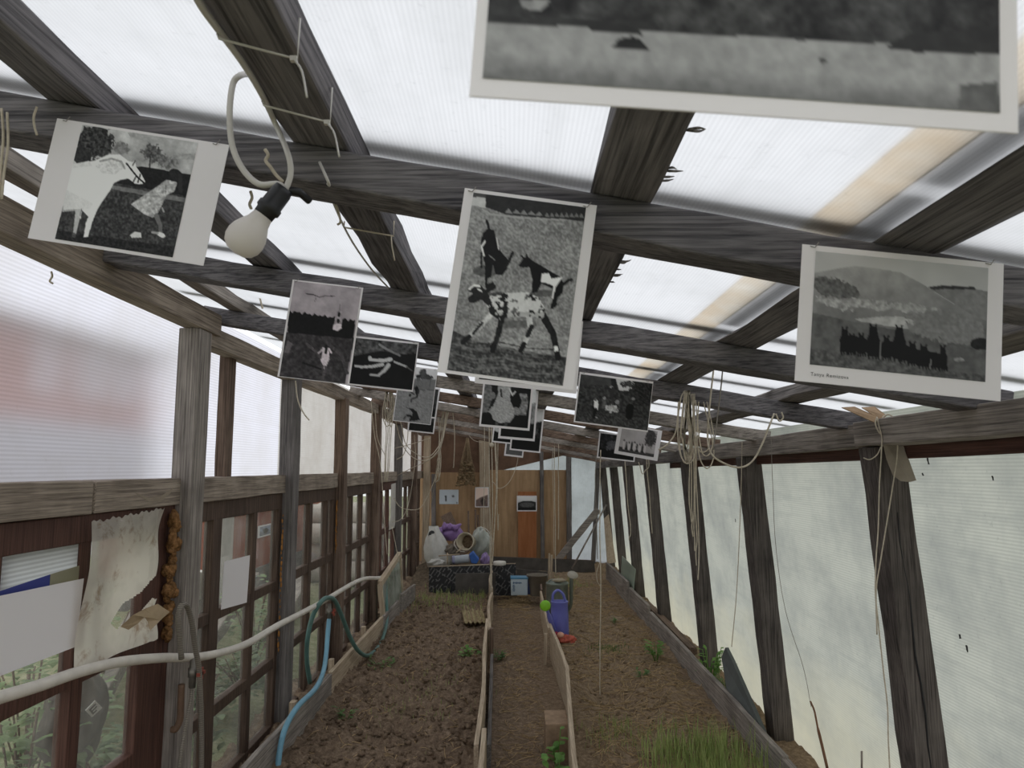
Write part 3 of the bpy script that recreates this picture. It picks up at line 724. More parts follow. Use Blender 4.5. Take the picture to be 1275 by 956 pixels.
# upper left wall sheets and the right wall sheet
mb = MB(); mb.add([V(XL - 0.03, -0.45, 1.30), V(XL - 0.03, 4.14, 1.30), V(XL - 0.03, 4.14, 2.06), V(XL - 0.03, -0.45, 2.10)], [(0, 1, 2, 3)])
struct(mb.build('wall_left', M_LEFT, base=False), 'clear ribbed plastic sheet above the left rail, a red house blurred behind it')
mb = MB(); mb.add([V(XL - 0.03, 4.14, 1.30), V(XL - 0.03, YB, 1.30), V(XL - 0.03, YB, 2.0), V(XL - 0.03, 4.14, 2.06)], [(0, 1, 2, 3)])
struct(mb.build('wall_left', M_LEFTD, base=False), 'dusty greyish plastic sheet above the left rail, towards the far end')
def xr(z): return XR + 0.115 * (1.49 - z) / 1.49
mb = MB(); mb.add([V(xr(-.12), -0.45, -.12), V(xr(-.12), YB, -.12), V(xr(1.6), YB, 1.6), V(xr(1.6), -0.45, 1.6)], [(0, 3, 2, 1)])
struct(mb.build('wall_right', M_RIGHT, base=False), 'milky greenish plastic sheet of the right wall behind the posts')

GP = 'posts of the greenhouse frame'
LP = [(2.85, 'grey', .082, .12), (4.14, 'dark', .085, .115), (5.37, 'brown', .08, .11), (6.75, 'brown', .08, .11), (8.1, 'dark', .08, .11), (9.4, 'brown', .08, .11)]
names = ['thick grey left-wall post nearest the camera, beside the foam strip', 'second left-wall post, dark with an orange scuff down its lower part', 'third left-wall post from the camera, brown with a flat face', 'fourth left-wall post from the camera, behind hanging twine', 'fifth left-wall post from the camera, dark and narrow', 'sixth left-wall post from the camera, close to the rubbish pile']
def plate_l(y): return 1.95 - 0.012 * (y - 2.7)
def plate_r(y): return 1.475 - 0.009 * (y - 2.5)
for (y, tone, wx, wy), lb in zip(LP, names):
    p = MB().bar((-1.225 - wx / 2, y, -0.12), (-1.225 - wx / 2, y, plate_l(y) + 0.0), wx, wy, (0, 1, 0), 10, 0.002)
    tag(p.build('wooden_post', W[tone + 'z'], bevel=0.004), lb, 'post', GP)
p = MB().bar((-1.21, 10.28, 0), (-1.20, 10.28, plate_l(10.3)), .09, .10, (0, 1, 0), 10, 0.003)
tag(p.build('wooden_post', W['palez'], bevel=0.004), 'pale barkless post in the far left corner beside the white sack', 'post', GP)
for y, lb in ((3.30, 'thin brown upright against the clear sheet, just past the first left post'), (0.9, None)):
    if lb:
        tag(MB().bar((XL - .005, y, 1.36), (XL - .005, y, plate_l(y)), .05, .075, (0, 1, 0), 6, .001).build('wall_stud', W['brownz'], bevel=0.003), lb, 'post')
RP = [(2.50, .105, .11), (3.92, .10, .12), (5.25, .10, .12), (6.75, .10, .115), (8.05, .10, .115), (9.2, .09, .11), (10.3, .09, .1)]
rn = ['thick dark right-wall post nearest the camera, a crack down its face', 'second right-wall post, dark, the slate slab leaning at its foot', 'third right-wall post from the camera, long twine hanging before it', 'fourth right-wall post from the camera', 'fifth right-wall post from the camera, behind the green glass pane', 'sixth right-wall post from the camera', 'seventh right-wall post, thin, next to the far corner']
for (y, wx, wy), lb in zip(RP, rn):
    tp = V(xr(plate_r(y)) - wx / 2 - .002, y, plate_r(y)); bt = V(xr(-.1) - wx / 2 - .002, y, -.1)
    o = tag(MB().bar(bt, tp, wx, wy, (0, 1, 0), 10, .003).build('wooden_post', W['coalz'], bevel=0.004), lb, 'post', GP)
    if y == 2.50:
        cr = MB(); pts = [bt.lerp(tp, k) + V(-.005 + .004 * sin(k * 30) - wx * .0, -wy / 2 - .001, 0) for k in np.linspace(.1, .86, 14)]
        cr.tube(pts, [.0015 + .002 * sin(pi * i / 13) for i in range(14)], 4); sub(cr, 'crack', M_BLACK, o)

# left eave plate (two timbers end to end), right eave plate, rails
def seg(name, pts, w, h, m, lb, cat, grp=None, bev=.004, kind=None, n=10, rough=.003):
    o = tag(MB().bar(pts[0], pts[1], w, h, (0, 0, 1), n, rough).build(name, m, bevel=bev), lb, cat, grp, kind); return o
GE = 'timbers along the eaves'
def pz(y): return plate_l(y) + .045
seg('eave_beam', (V(-1.255, -0.45, pz(-0.45)), V(-1.255, 2.98, pz(2.98))), .075, .09, W['tany'], 'long grey eave timber on top of the left wall, nearest the camera', 'beam', GE)
seg('eave_beam', (V(-1.275, 2.90, pz(2.9) - .05), V(-1.275, 6.7, pz(6.7) - .0)), 
    .075, .085, W['tany'], 'middle eave timber of the left wall, lapped under the nearest one', 'beam', GE)
seg('eave_beam', (V(-1.27, 6.75, pz(6.75)), V(-1.27, YB, pz(YB))), .075, .085, W['browny'], 'far eave timber of the left wall above the hanging twine', 'beam', GE)
def pr(y): return plate_r(y) + .042
seg('eave_beam', (V(1.245, -0.45, pr(-0.45)), V(1.245, 2.56, pr(2.56))), .075, .086, W['greyy'], 'grey eave timber of the right wall nearest the camera', 'beam', GE)
seg('eave_beam', (V(1.265, 2.57, pr(2.57)), V(1.265, 5.2, pr(5.2))), .075, .084, W['greyy'], 'second eave timber of the right wall, its end butting at the first post', 'beam', GE)
seg('eave_beam', (V(1.265, 5.22, pr(5.22)), V(1.265, YB, pr(YB))), .075, .084, W['darky'], 'far eave timber of the right wall behind the twine hanks', 'beam', GE)
seg('eave_board', (V(1.31, -0.45, plate_r(-0.45) - .005), V(1.31, 6.0, plate_r(6.0) - .005)), .02, .075, W['redy'], 'reddish board under the right eave timbers, above the milky sheet', 'board')
GR = 'rails under the upper left sheets'
for k, (a, b) in enumerate(((-0.45, 2.215), (2.225, 4.13), (4.14, 6.75), (6.76, YB))):
    seg('rail_board', (V(-1.292, a, 1.313), V(-1.292, b, 1.313)), .05, .10, W['tany'],
        ['grey rail board on the left wall, ending at a joint above the torn plastic film', 'rail board with a knot, crossing behind the first left post', 'rail board between the second and fourth left posts', 'rail board of the left wall at the far end'][k], 'board', GR)
# cross beams (lowest layer of the roof) and rafters lying on them
XB = [(.375, .375), (1.125, 1.07), (2.10, 1.86), (3.0, 2.62), (4.05, 3.62), (4.95, 4.5), (5.8, 5.4), (6.7, 6.3), (7.6, 7.2), (8.5, 8.15), (9.4, 9.1), (10.2, 10.0)]
bl = ['cross beam close overhead, the blurred lake photograph hanging on it', 'cross beam carrying the horse, goat and herd photographs', 'second cross beam across the view, behind the goat photograph', 'third cross beam, the photograph of children hanging on it', 'fourth cross beam from the camera in view', 'fifth cross beam from the camera in view', 'sixth cross beam from the camera in view', 'seventh cross beam from the camera in view', 'eighth cross beam from the camera in view', 'ninth cross beam from the camera in view', 'tenth cross beam from the camera in view', 'cross beam nearest the back wall']
for i, (yl, yr) in enumerate(XB):
    a = V(-1.31, yl + .045, 0); b = V(1.30, yr + .045, 0)
    a.z = zr(a.x, a.y) + BH / 2; b.z = zr(b.x, b.y) + BH / 2
    hh = BH if i < 4 else BH * .95
    tag(MB().bar(a, b, .09 if i < 3 else .075, hh, (0, 0, 1), 16, .003).build('cross_beam', W[('slate' if i < 4 else 'brown' if i % 2 else 'grey') + 'x'], bevel=.005), bl[i], 'beam', 'cross beams under the roof')
RA = [(-1.16, .08, 'grey', 'leftmost rafter under the roof, close to the left eave'), (-.715, .09, 'slate', 'second rafter from the left, running behind the white horse photograph'), (-.302, .095, 'slate', 'rafter with the white cable strapped along it'), (.176, .095, 'slate', 'middle rafter, splintered bark along its right edge'), (.645, .10, 'slate', 'rafter right of the middle one, beside the stained roof strips'), (1.04, .09, 'dark', 'rightmost rafter, running above the herd photograph')]
raf = []
for (x, w, tone, lb) in RA:
    zc = lambda y: zr(x, y) + BH + RH / 2
    ang = .19; up = V(ang, 0, 1).normalized()
    raf.append(tag(MB().bar(V(x, -0.45, zc(-0.45)), V(x, YB, zc(YB)), w, RH, up, 60, .004, None, .07 if x == .645 else 0).build('rafter', W[tone + 'y'], bevel=.005), lb, 'beam', 'rafters under the roof sheet'))
wr = [o for o in COL.objects if o.name.startswith('wall_right')][0]
for k, (px, py, h, w_) in enumerate(((1163, 578, .022, .003), (1155, 592, .008, .003), (1113, 612, .006, .003), (1243, 598, .012, .003), (1186, 795, .012, .005), (1194, 812, .02, .004), (914, 650, .02, .003))):
    q = at_x(px, py, 1.345); q.x = xr(q.z) - .003; sub(MB().bar(q, q + V(-.0002, .004, h), w_, .003, (1, 0, 0), 3, .001), 'slit', M_BLACK, wr)
# battens and strips lying on top of the roof sheet, seen as shade through it
def on_roof(x0, x1, y0, y1, th, m, name, lb, cat, grp=None, lift=.006):
    zt = lambda x, y: zr(x, y) + BH + RH + .008 + lift
    mb = MB(); vs = [V(x, y, zt(x, y) + k) for k in (0, th) for y in (y0, y1) for x in (x0, x1)]
    mb.add(vs, [(0, 2, 3, 1), (4, 5, 7, 6), (0, 1, 5, 4), (2, 6, 7, 3), (0, 4, 6, 2), (1, 3, 7, 5)])
    return tag(mb.build(name, m), lb, cat, grp)
M_TAPE = plain('yellowed_tape', s255(205, 188, 150), 0.7, 0.3, 0.15, 9)
t = NT('yellowed_translucent_strip'); tr = t.n('ShaderNodeBsdfTranslucent'); t.l(t.ramp(t.noise(t.mapping(), 9, 4), [(.35, s255(243, 232, 216)), (.65, s255(250, 246, 238))]), tr.inputs[0]); M_TAPE = t.done(tr.outputs[0])
on_roof(.50, .572, -0.45, 4.4, .002, M_TAPE, 'sealing_strip', 'yellowed strip seen through the roof sheet left of the dark batten', 'strip', lift=.001)
for k in range(5):
    on_roof(.576, .630, [-0.45, 1.02, 1.5, 2.0, 2.9][k], [.99, 1.47, 1.96, 2.85, 4.9][k], .02, W['darky'], 'roof_batten', ['dark batten on the roof sheet above the herd photograph, first in line', 'second batten in line along the stained roof strip', 'third batten in line along the stained roof strip', 'fourth batten in line along the stained roof strip', 'farthest batten in line along the stained roof strip'][k], 'batten', 'battens beside the stained strip', lift=.016)
for i, (yl, yr) in enumerate(XB[1:5]):
    y0 = (yl + yr) / 2 + .10; 
    mb = MB(); zt = lambda x, y: zr(x, y) + BH + RH + .016
    a = V(-1.45, yl + .108, zt(-1.45, yl + .108) + .014); b = V(1.45, yr + .108, zt(1.45, yr + .108) + .014)
    tag(MB().bar(a, b, .065, .016, (0, 0, 1), 10, .001).build('roof_lath', W['greyx']), 'shaded lath on the roof sheet behind the %s cross beam' % ['goat photograph\'s', 'second', 'third', 'fourth'][i], 'lath', 'laths laid across the roof sheet')

# ------------------------------------------------------------------ lower left wall: glazed sashes
WX = -1.305
def sash(n, y0, y1, ys, zs, zt=1.24, zb=-.02, tone='red', lb='', fw=.055, x=WX, top=.085, extra=()):
    mb = MB(); d = .045
    def hb(z0, z1, a=y0, b=y1, dd=d): mb.bar((x, a, (z0 + z1) / 2), (x, b, (z0 + z1) / 2), dd, z1 - z0, (0, 0, 1), 6, .0015)
    def vb(a, b, z0=zb, z1=zt, dd=d): mb.bar((x, (a + b) / 2, z0), (x, (a + b) / 2, z1), dd, b - a, (0, 1, 0), 6, .0015)
    hb(zt - top, zt); hb(zb, zb + .06)
    vb(y0, y0 + fw); vb(y1 - fw, y1)
    for (a, b) in ys: vb(a, b, zb, zt, d * .92)
    for (a, b) in zs: hb(a, b, y0, y1, d * .85)
    for e in extra: vb(*e)
    o = struct(mb.build('window_%d' % n, W[tone + 'z'], bevel=.004), lb)
    g = MB(); g.box((x - .008, (y0 + y1) / 2, (zt + zb) / 2), (.004, y1 - y0 - .06, zt - zb - .08)); sub(g, 'pane', M_GLASS, o)
    return o
sash(1, .15, 2.79, [(.6, .66), (1.1, 1.16), (1.80, 1.865), (2.19, 2.25), (2.58, 2.79)], [(.765, .81), (.37, .44)], 1.262, -.02, 'red', 'red-brown glazed sash nearest the camera, torn film and white sheet on it')
sash(2, 2.91, 4.09, [(3.16, 3.26), (3.655, 3.705)], [(.742, .79), (.335, .385)], 1.262, -.02, 'sash', 'brown glazed sash between the first and second left posts')
sash(3, 4.20, 5.32, [(4.66, 4.73), (5.08, 5.13)], [(.745, .80), (.35, .40)], 1.262, -.02, 'sash', 'brown glazed sash between the second and third left posts')
sash(4, 5.43, 6.69, [(5.86, 5.92), (6.25, 6.30)], [(.745, .80), (.35, .40)], 1.262, -.02, 'sash', 'brown glazed sash between the third and fourth left posts')
sash(5, 6.81, 8.04, [(7.2, 7.26), (7.6, 7.65)], [(.745, .80), (.35, .40)], 1.262, -.02, 'red', 'glazed sash between the fourth and fifth left posts')
sash(6, 8.16, 9.34, [(8.5, 8.56), (8.9, 8.95)], [(.745, .80), (.35, .40)], 1.262, -.02, 'sash', 'glazed sash between the fifth and sixth left posts')
sash(7, 9.46, 10.2, [(9.8, 9.85)], [(.745, .80), (.35, .40)], 1.262, -.02, 'sash', 'glazed sash at the far end of the left wall')

# ------------------------------------------------------------------ back wall
def bw(px, py, y=YB): return at_y(px, py, y)
t = NT('brown_plywood'); n1 = t.noise(t.mapping((1, 1, 1)), 2.2, 5, 0.7); n2 = t.noise(t.mapping((5, 5, .5)), 4, 4, 0.6)
c = t.mix(0.45, t.ramp(n1, [(.3, s255(150, 122, 92)), (.7, s255(186, 156, 120))]), t.ramp(n2, [(.35, s255(140, 112, 84)), (.65, s255(194, 162, 126))]))
M_PLY = t.done(t.bsdf(c, .8, .2))
t = NT('dark_red_plywood'); n1 = t.noise(t.mapping(), 3, 5, 0.7)
M_PLYD = t.done(t.bsdf(t.ramp(n1, [(.3, s255(92, 72, 60)), (.7, s255(134, 106, 86))]), .8, .2))
t = NT('orange_plywood'); n1 = t.noise(t.mapping((6, 6, .6)), 4, 5, 0.7)
M_PLYO = t.done(t.bsdf(t.ramp(n1, [(.3, s255(146, 92, 56)), (.7, s255(176, 118, 78))]), .75, .25))
M_BACKPOLY = poly_mat('grey_back_sheet', (0.72, 0.75, 0.77), 0.0, 'x', .02, (.45, .47, .47), dirt_amt=.6)
def panel(name, quad, y, th, m, lb, cat=None, kind='structure', grp=None):
    mb = MB(); mb.prism([bw(px, py, y) for px, py in quad], (0, th, 0)); return tag(mb.build(name, m), lb, cat, grp, kind)
panel('wall_back', [(520, 588), (598, 588), (598, 712), (520, 712)], YB, .02, M_PLY, 'left brown plywood panel of the back wall')
panel('wall_back', [(505, 515), (560, 535), (600, 542), (600, 590), (505, 590)], YB + .015, .02, M_PLYD, 'dark upper panel at the left of the back wall')
panel('wall_back', [(598, 585), (708, 585), (708, 712), (598, 712)], YB, .02, M_PLY, 'right brown plywood panel of the back wall')
panel('wall_back', [(598, 540), (706, 560), (706, 566), (598, 592)], YB + .015, .02, M_PLYD, 'dark wedge-shaped panel above the plywood of the back wall')
panel('wall_back', [(600, 590), (708, 564), (708, 590)], YB + .04, .004, M_BACKPOLY, 'pale clear wedge between the back wall panels')
panel('wall_back', [(708, 560), (760, 572), (760, 712), (708, 712)], YB + .01, .006, M_BACKPOLY, 'grey sheet at the right end of the back wall')
def bpost(x0, y0, x1, y1, w, yy, m, lb, d=.06, cat='post', name='wall_stud', grp=None):
    a = bw(x0, y0, yy); b = bw(x1, y1, yy); return tag(MB().bar(a, b, w, d, (0, 1, 0), 8, .003).build(name, m, bevel=.003), lb, cat, grp)
bpost(605, 718, 603, 543, .15, YB - .04, W['palez'], 'pale stud in the middle of the back wall, left of the hanging strings')
bpost(676, 706, 674, 556, .055, YB - .04, W['darkz'], 'dark stud of the back wall, right of the orange board')
bpost(709, 706, 708, 562, .075, YB - .04, W['darkz'], 'dark stud at the right edge of the brown panels')
bpost(738, 712, 745, 570, .06, YB - .05, W['darkz'], 'dark stud beside the far right corner')
bpost(540, 706, 540, 590, .06, YB - .04, W['darkz'], 'dark upright behind the rubbish pile')
a = bw(500, 516, YB - .05); b = bw(745, 564, YB - .05)
tag(MB().bar(a, b, .06, .10, (0, 0, 1), 12, .004).build('back_beam', W['greyx'], bevel=.004), 'grey sloping beam along the top of the back wall', 'beam')
panel('orange_board', [(645, 612), (668, 612), (668, 694), (645, 694)], YB - .06, .02, M_PLYO, 'orange-brown board standing against the back wall below the landscape print', 'board', None)
a = bw(745, 634, 10.2); b = bw(692, 700, 10.2)
tag(MB().bar(a, b, .09, .035, (0, 1, 0), 8, .003).build('brace_plank', W['greyx'], bevel=.003), 'grey plank slanting up to the far right corner', 'plank')
a = bw(755, 628, 9.6); b = at_z(712, 708, .12); 
tag(MB().tube([a, a.lerp(b, .5), b], .012, 8).build('wooden_stick', W['greyz']), 'thin stick leaning in the far right corner above the watering can spout', 'stick')
mb = MB(); mb.prism([bw(752, 646, 9.9), bw(758, 640, 9.9), bw(767, 700, 9.5), bw(756, 702, 9.5)], (0, .02, .0)); tag(mb.build('leaning_board', W['palez']), 'pale pointed board leaning in the far right corner', 'board')
a = bw(555, 640, 10.45); b = bw(578, 690, 10.2)
tag(MB().bar(a, b, .16, .03, (0, 1, 0), 6, .004).build('leaning_board', W['brownz'], bevel=.003), 'dark brown board slanting behind the purple bag', 'board')

# ------------------------------------------------------------------ bed edging boards, path boards
def gbar(name, p0, p1, w, h, m, lb, cat, grp=None, n=12, rough=.006): return tag(MB().bar(p0, p1, w, h, (0, 0, 1), n, rough).build(name, m, bevel=.003), lb, cat, grp)
GB = 'edging boards of the beds'
def edge(pts, z0, z1, th, m, lb, name='edging_board', grp=GB):
    """board standing on edge along plan points (x, y[, top z])"""
    mb = MB(); P = smooth_pts([V(p[0], p[1], p[2] if len(p) > 2 else z1) for p in pts], 6) if len(pts) > 2 else [V(p[0], p[1], p[2] if len(p) > 2 else z1) for p in pts]
    n = len(P); vs = []; fs = []; rr = random.Random(int(P[0].y * 100))
    for i, p in enumerate(P):
        t_ = (P[min(i + 1, n - 1)] - P[max(i - 1, 0)]); s_ = V(t_.y, -t_.x, 0).normalized() * th / 2; j = rr.uniform(-.004, .004)
        vs += [V(p.x, p.y, z0) - s_, V(p.x, p.y, z0) + s_, V(p.x, p.y, p.z + j) + s_, V(p.x, p.y, p.z + j) - s_]
    for i in range(n - 1):
        for k in range(4):
            a = i * 4 + k; b = i * 4 + (k + 1) % 4; fs.append((a, b, b + 4, a + 4))
    fs += [(3, 2, 1, 0), tuple((n - 1) * 4 + k for k in range(4))]
    mb.add(vs, fs); return tag(mb.build(name, m, bevel=.002), lb, 'board', grp)
edge([(-1.17, 2.6), (-1.135, 3.2), (-1.115, 4.6)], -.05, .15, .028, W['greyy'], 'near edging board of the left bed, by the blue hose')
edge([(-1.118, 4.62), (-1.10, 6.3)], -.05, .155, .025, W['paley'], 'pale edging board of the left bed beside the green hose loop')
edge([(-1.10, 6.36), (-1.085, 7.1)], -.05, .15, .025, W['greyy'], 'short edging board of the left bed behind the hose loop')
edge([(-1.07, 7.14), (-1.02, 7.75)], -.05, .20, .025, W['greyy'], 'raised grey edging board at the far end of the left bed')
for (y, h) in ((3.95, .19), (4.75, .20), (5.75, .19)):
    tag(MB().bar((-1.145, y, -.05), (-1.145, y, h), .03, .05, (0, 1, 0), 3, .002).build('edging_stake', W['palez'], bevel=.002), 'short wooden stake holding the left edging board ' + {3.95: 'by the second post', 4.75: 'below the hose tap', 5.75: 'beside the third post'}[y], 'stake', 'stakes of the left edging')
edge([(1.175, 2.3), (1.19, 3.35)], -.05, .15, .03, W['greyy'], 'near edging board of the right bed')
edge([(1.185, 3.3), (1.20, 4.2), (1.205, 5.3)], -.05, .16, .028, W['greyy'], 'long edging board of the right bed by the slate slab')
edge([(1.21, 5.25), (1.21, 6.5)], -.05, .155, .028, W['greyy'], 'edging board of the right bed between the slab and the green pane')
edge([(1.205, 6.55), (1.20, 7.55)], -.05, .20, .028, W['greyy'], 'edging board of the right bed in front of the green pane')
edge([(1.19, 7.6), (1.17, 9.1)], -.05, .25, .03, W['greyy'], 'tall grey edging board at the far end of the right bed')
edge([(1.33, 2.3), (1.34, 3.3)], -.05, .09, .05, W['browny'], 'low timber at the foot of the right wall, nearest the camera', 'footing_timber')
edge([(1.33, 5.5), (1.335, 7.4)], -.05, .09, .06, W['browny'], 'low timber at the foot of the right wall behind the bed', 'footing_timber')
GQ = 'boards along the path'
lx = lambda y: float(lerp_tab(PL, y)); rx = lambda y: float(lerp_tab(PR, y))
edge([(lx(2.3) + .005, 2.3), (lx(3.0) + .012, 3.0), (lx(3.52) + .02, 3.52)], -.12, .20, .022, W['paley'], 'near pale board on the left of the path, its tip split', grp=GQ)
edge([(lx(3.3) - .012, 3.32, .20), (lx(4.2) + .006, 4.2, .205), (lx(5.0) - .004, 5.0, .2), (lx(5.95), 5.95, .21)], -.12, .2, .022, W['paley'], 'long pale wavy board on the left of the path', grp=GQ)
edge([(lx(5.6) + .025, 5.6, .20), (lx(6.6) - .0, 6.6, .20), (lx(7.3) + .02, 7.3, .20)], -.12, .2, .022, W['paley'], 'board on the left of the path beside the seedling tray', grp=GQ)
edge([(lx(7.25) + .02, 7.25, .24), (lx(7.8) - .01, 7.8, .25), (lx(8.5) + .02, 8.5, .27)], -.1, .25, .022, W['paley'], 'far board on the left of the path, rising at its end', grp=GQ)
edge([(lx(3.7) + .04, 3.72, .06), (lx(5.4) + .045, 5.4, .07)], -.12, .06, .02, W['darky'], 'low dark board lining the path under the long pale one', grp=GQ)
tag(MB().bar((lx(5.55) + .04, 5.55, -.12), (lx(5.55) + .04, 5.55, .22), .03, .045, (0, 1, 0), 4, .002).build('path_stake', W['brownz'], bevel=.002), 'square stake against the left path board', 'stake')
edge([(rx(2.3) - .004, 2.3), (rx(3.2), 3.2), (rx(4.6) + .012, 4.6)], -.12, .20, .022, W['paley'], 'near pale board on the right of the path beside the block', grp=GQ)
edge([(rx(4.55) + .01, 4.55, .20), (rx(5.2) - .0, 5.2, .19), (rx(5.95) - .02, 5.95, .17)], -.12, .2, .022, W['paley'], 'board on the right of the path, bent at the red net bag', grp=GQ)
edge([(rx(5.8) - .035, 5.8, .17), (rx(7.5) - .04, 7.5, .17)], -.12, .2, .02, W['paley'], 'board on the right of the path beside the blue watering can', grp=GQ)
edge([(rx(7.6) - .03, 7.6, .17), (rx(8.55) - .02, 8.55, .17)], -.12, .2, .02, W['browny'], 'far board on the right of the path beside the grey bucket', grp=GQ)
for (px, py, y, h, lb) in ((678, 775, 5.6, .17, 'slim stake on the right of the path, near the lime rose'), (683, 708, 8.2, .46, 'tall pale stake by the grey bucket'), (686, 700, 8.4, .42, 'second stake by the grey bucket, pinkish')):
    x = at_y(px, py, y).x; tag(MB().bar((x, y, -.1), (x + .01, y, h), .022, .03, (0, 1, 0), 4, .002).build('path_stake', W['palez'], bevel=.002), lb, 'stake', 'stakes along the right path board')
tag(MB().bar((lx(8.72) - .02, 8.72, .0), (rx(8.72) + .03, 8.72, .0), .02, .10, (0, 0, 1), 6, .003).build('edging_board', W['palex'], bevel=.002), 'pale board across the far end of the path under the box and bucket', 'board')
# block in the path
b0 = at_z(677, 920, -.05); 
bm = MB().box((rx(3.85) - .062, 3.93, .03), (.118, .22, .18)); o = tag(bm.build('concrete_block', plain('brownish_block', s255(150, 128, 106), .9, .1, .22, 24, bump=.3), bevel=.006), 'squat brown block standing on the path against the right board', 'block')

# ------------------------------------------------------------------ far end: boards with printed pattern, rubbish pile, buckets
t = NT('printed_black_plywood'); mp = t.mapping((1, 1, 1), 'Object', (0, radians(-35), 0))
br = t.n('ShaderNodeTexBrick'); br.inputs['Scale'].default_value = 9; br.inputs['Color1'].default_value = (.02, .02, .022, 1); br.inputs['Color2'].default_value = (.02, .02, .022, 1); br.inputs['Mortar'].default_value = (.16, .155, .15, 1)
br.inputs['Mortar Size'].default_value = .05; br.inputs['Brick Width'].default_value = .32; br.inputs['Row Height'].default_value = .8
mm = t.n('ShaderNodeMapping'); mm.inputs['Rotation'].default_value = (radians(90), 0, 0); t.l(mp, mm.inputs[0]); t.l(mm.outputs[0], br.inputs['Vector'])
ns = t.noise(mm.outputs[0], 22, 2, .5); c = t.mix(t.ramp(ns, [(.46, (0, 0, 0)), (.56, (1, 1, 1))]), br.outputs[0], (.02, .02, .022))
M_PRINTED = t.done(t.bsdf(c, .5, .4))
M_BLKPLY = plain('black_faced_plywood', s255(84, 80, 76), .6, .3, .3, 8)
def vboard(quad, y, th, m, lb, name='formwork_board', lean=0.0, cat='board'):
    mb = MB(); P = [at_y(px, py, y) for px, py in quad]; mb.prism(P, (0, th, 0)); o = tag(mb.build(name, m), lb, cat); return o
o = vboard([(534, 706), (642, 702), (644, 742), (534, 738)], 8.25, .02, M_PRINTED, 'black board printed with grey slanting letters, in front of the rubbish pile')
pe = MB(); a = at_y(534, 706, 8.25); b = at_y(642, 702, 8.25); pe.bar(a + V(0, .01, .004), b + V(0, .01, .004), .02, .008, (0, 0, 1), 6, .001); sub(pe, 'raw_edge', W['palex'], o)
vboard([(567, 714), (617, 713), (617, 740), (567, 742)], 8.12, .02, M_BLKPLY, 'short plain dark board before the printed one')
o = vboard([(612, 693), (740, 698), (741, 712), (612, 716)], 9.75, .025, M_BLKPLY, 'long dark board lying across the foot of the back wall')
pe = MB(); a = at_y(612, 693, 9.75); b = at_y(740, 698, 9.75); pe.bar(a + V(0, .012, .003), b + V(0, .012, .003), .022, .006, (0, 0, 1), 6, .001); sub(pe, 'raw_edge', W['brownx'], o)
vboard([(643, 708), (682, 712), (682, 735), (643, 735)], 8.9, .02, M_BLKPLY, 'dark board behind the white box and grey bucket')
def cloth_blob(c, r, s, mat, name, lb, cat, seed, amp=.25, grp=None, res=30, folds=9):
    """crumpled bag: a closed surface with folds"""
    rr = np.random.default_rng(seed); ph = np.linspace(0, pi, res); th = np.linspace(0, 2 * pi, res * 2, endpoint=False); vs = []; fs = []
    k = rr.uniform(0, 6, 8)
    for p_ in ph:
        for t_ in th:
            d = 1 + amp * (.5 * sin(folds * t_ + 3 * sin(2 * p_ + k[0]) + k[1]) * sin(p_) * .45 + .35 * sin(5 * p_ + 3 * t_ + k[2]) + .4 * sin(2 * t_ + k[3]) * sin(3 * p_ + k[4]))
            z = cos(p_) * s[2] * d
            vs.append(V(c[0] + sin(p_) * cos(t_) * s[0] * r * d, c[1] + sin(p_) * sin(t_) * s[1] * r * d, c[2] + z * r))
    m = len(th)
    for i in range(res - 1):
        for j in range(m):
            a = i * m + j; b = i * m + (j + 1) % m; fs.append((a, a + m, b + m, b))
    mb = MB(); mb.add(vs, fs, True); return tag(mb.build(name, mat), lb, cat, grp)
def plast(name, col, rough=.35): return plain(name, col, rough, .5, .12, 14, bump=.25)
M_SACK = plast('white_sack_plastic', s255(196, 194, 188)); M_PURP = plast('purple_film', s255(150, 118, 176)); M_GBAG = plast('greyish_film', s255(168, 172, 164))
RY = 8.9
# heaped earth and litter carrying the pile
pm = MB(); X = np.linspace(-1.18, .05, 40); Y = np.linspace(8.45, 10.4, 40)
def pile_z(X, Y): return .03 + .30 * np.exp(-((X + .75) / .5) ** 2 - ((Y - 9.3) / .6) ** 2) + fbm(X, Y, 14, 2, 5) * .06
tag(grid_mesh('litter_heap', X, Y, pile_z, plain('litter', s255(98, 86, 72), .9, .1, .5, 30, bump=.8)), 'heap of earth and litter under the sacks and bags at the far left', 'heap', kind='stuff')
# white sack with an open dark mouth
ct = at_y(546, 676, 8.95)
mb = MB(); prof = [(.02, 0), (.17, .01), (.20, .12), (.185, .25), (.14, .36), (.085, .44), (.07, .50), (.05, .50)]
zb = pile_z(np.array([ct.x]), np.array([8.95]))[0] - .02
vs = []; fs = []; sg = 36
for i, (r, h) in enumerate(prof):
    for k in range(sg):
        th = 2 * pi * k / sg; d = r * (1 + .08 * sin(7 * th + h * 9) + .05 * sin(13 * th)); vs.append(V(ct.x + .02 - h * .16 + cos(th) * d * .8, 8.95 + sin(th) * d * .7, zb + h))
for i in range(len(prof) - 1):
    for k in range(sg):
        a = i * sg + k; b = i * sg + (k + 1) % sg; fs.append((a, b, b + sg, a + sg))
mb.add(vs, fs, True); o = tag(mb.build('sack', M_SACK), 'white plastic sack with a dark open mouth, leftmost in the pile', 'sack')
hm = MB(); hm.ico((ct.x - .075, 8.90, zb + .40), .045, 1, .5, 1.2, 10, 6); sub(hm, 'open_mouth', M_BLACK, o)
c = at_y(560, 662, 9.1); o = cloth_blob((c.x, 9.15, c.z - .01), .16, (.95, .7, .62), M_PURP, 'plastic_bag', 'purple plastic bag on top of the pile', 'bag', 3, .14)
fm = MB()
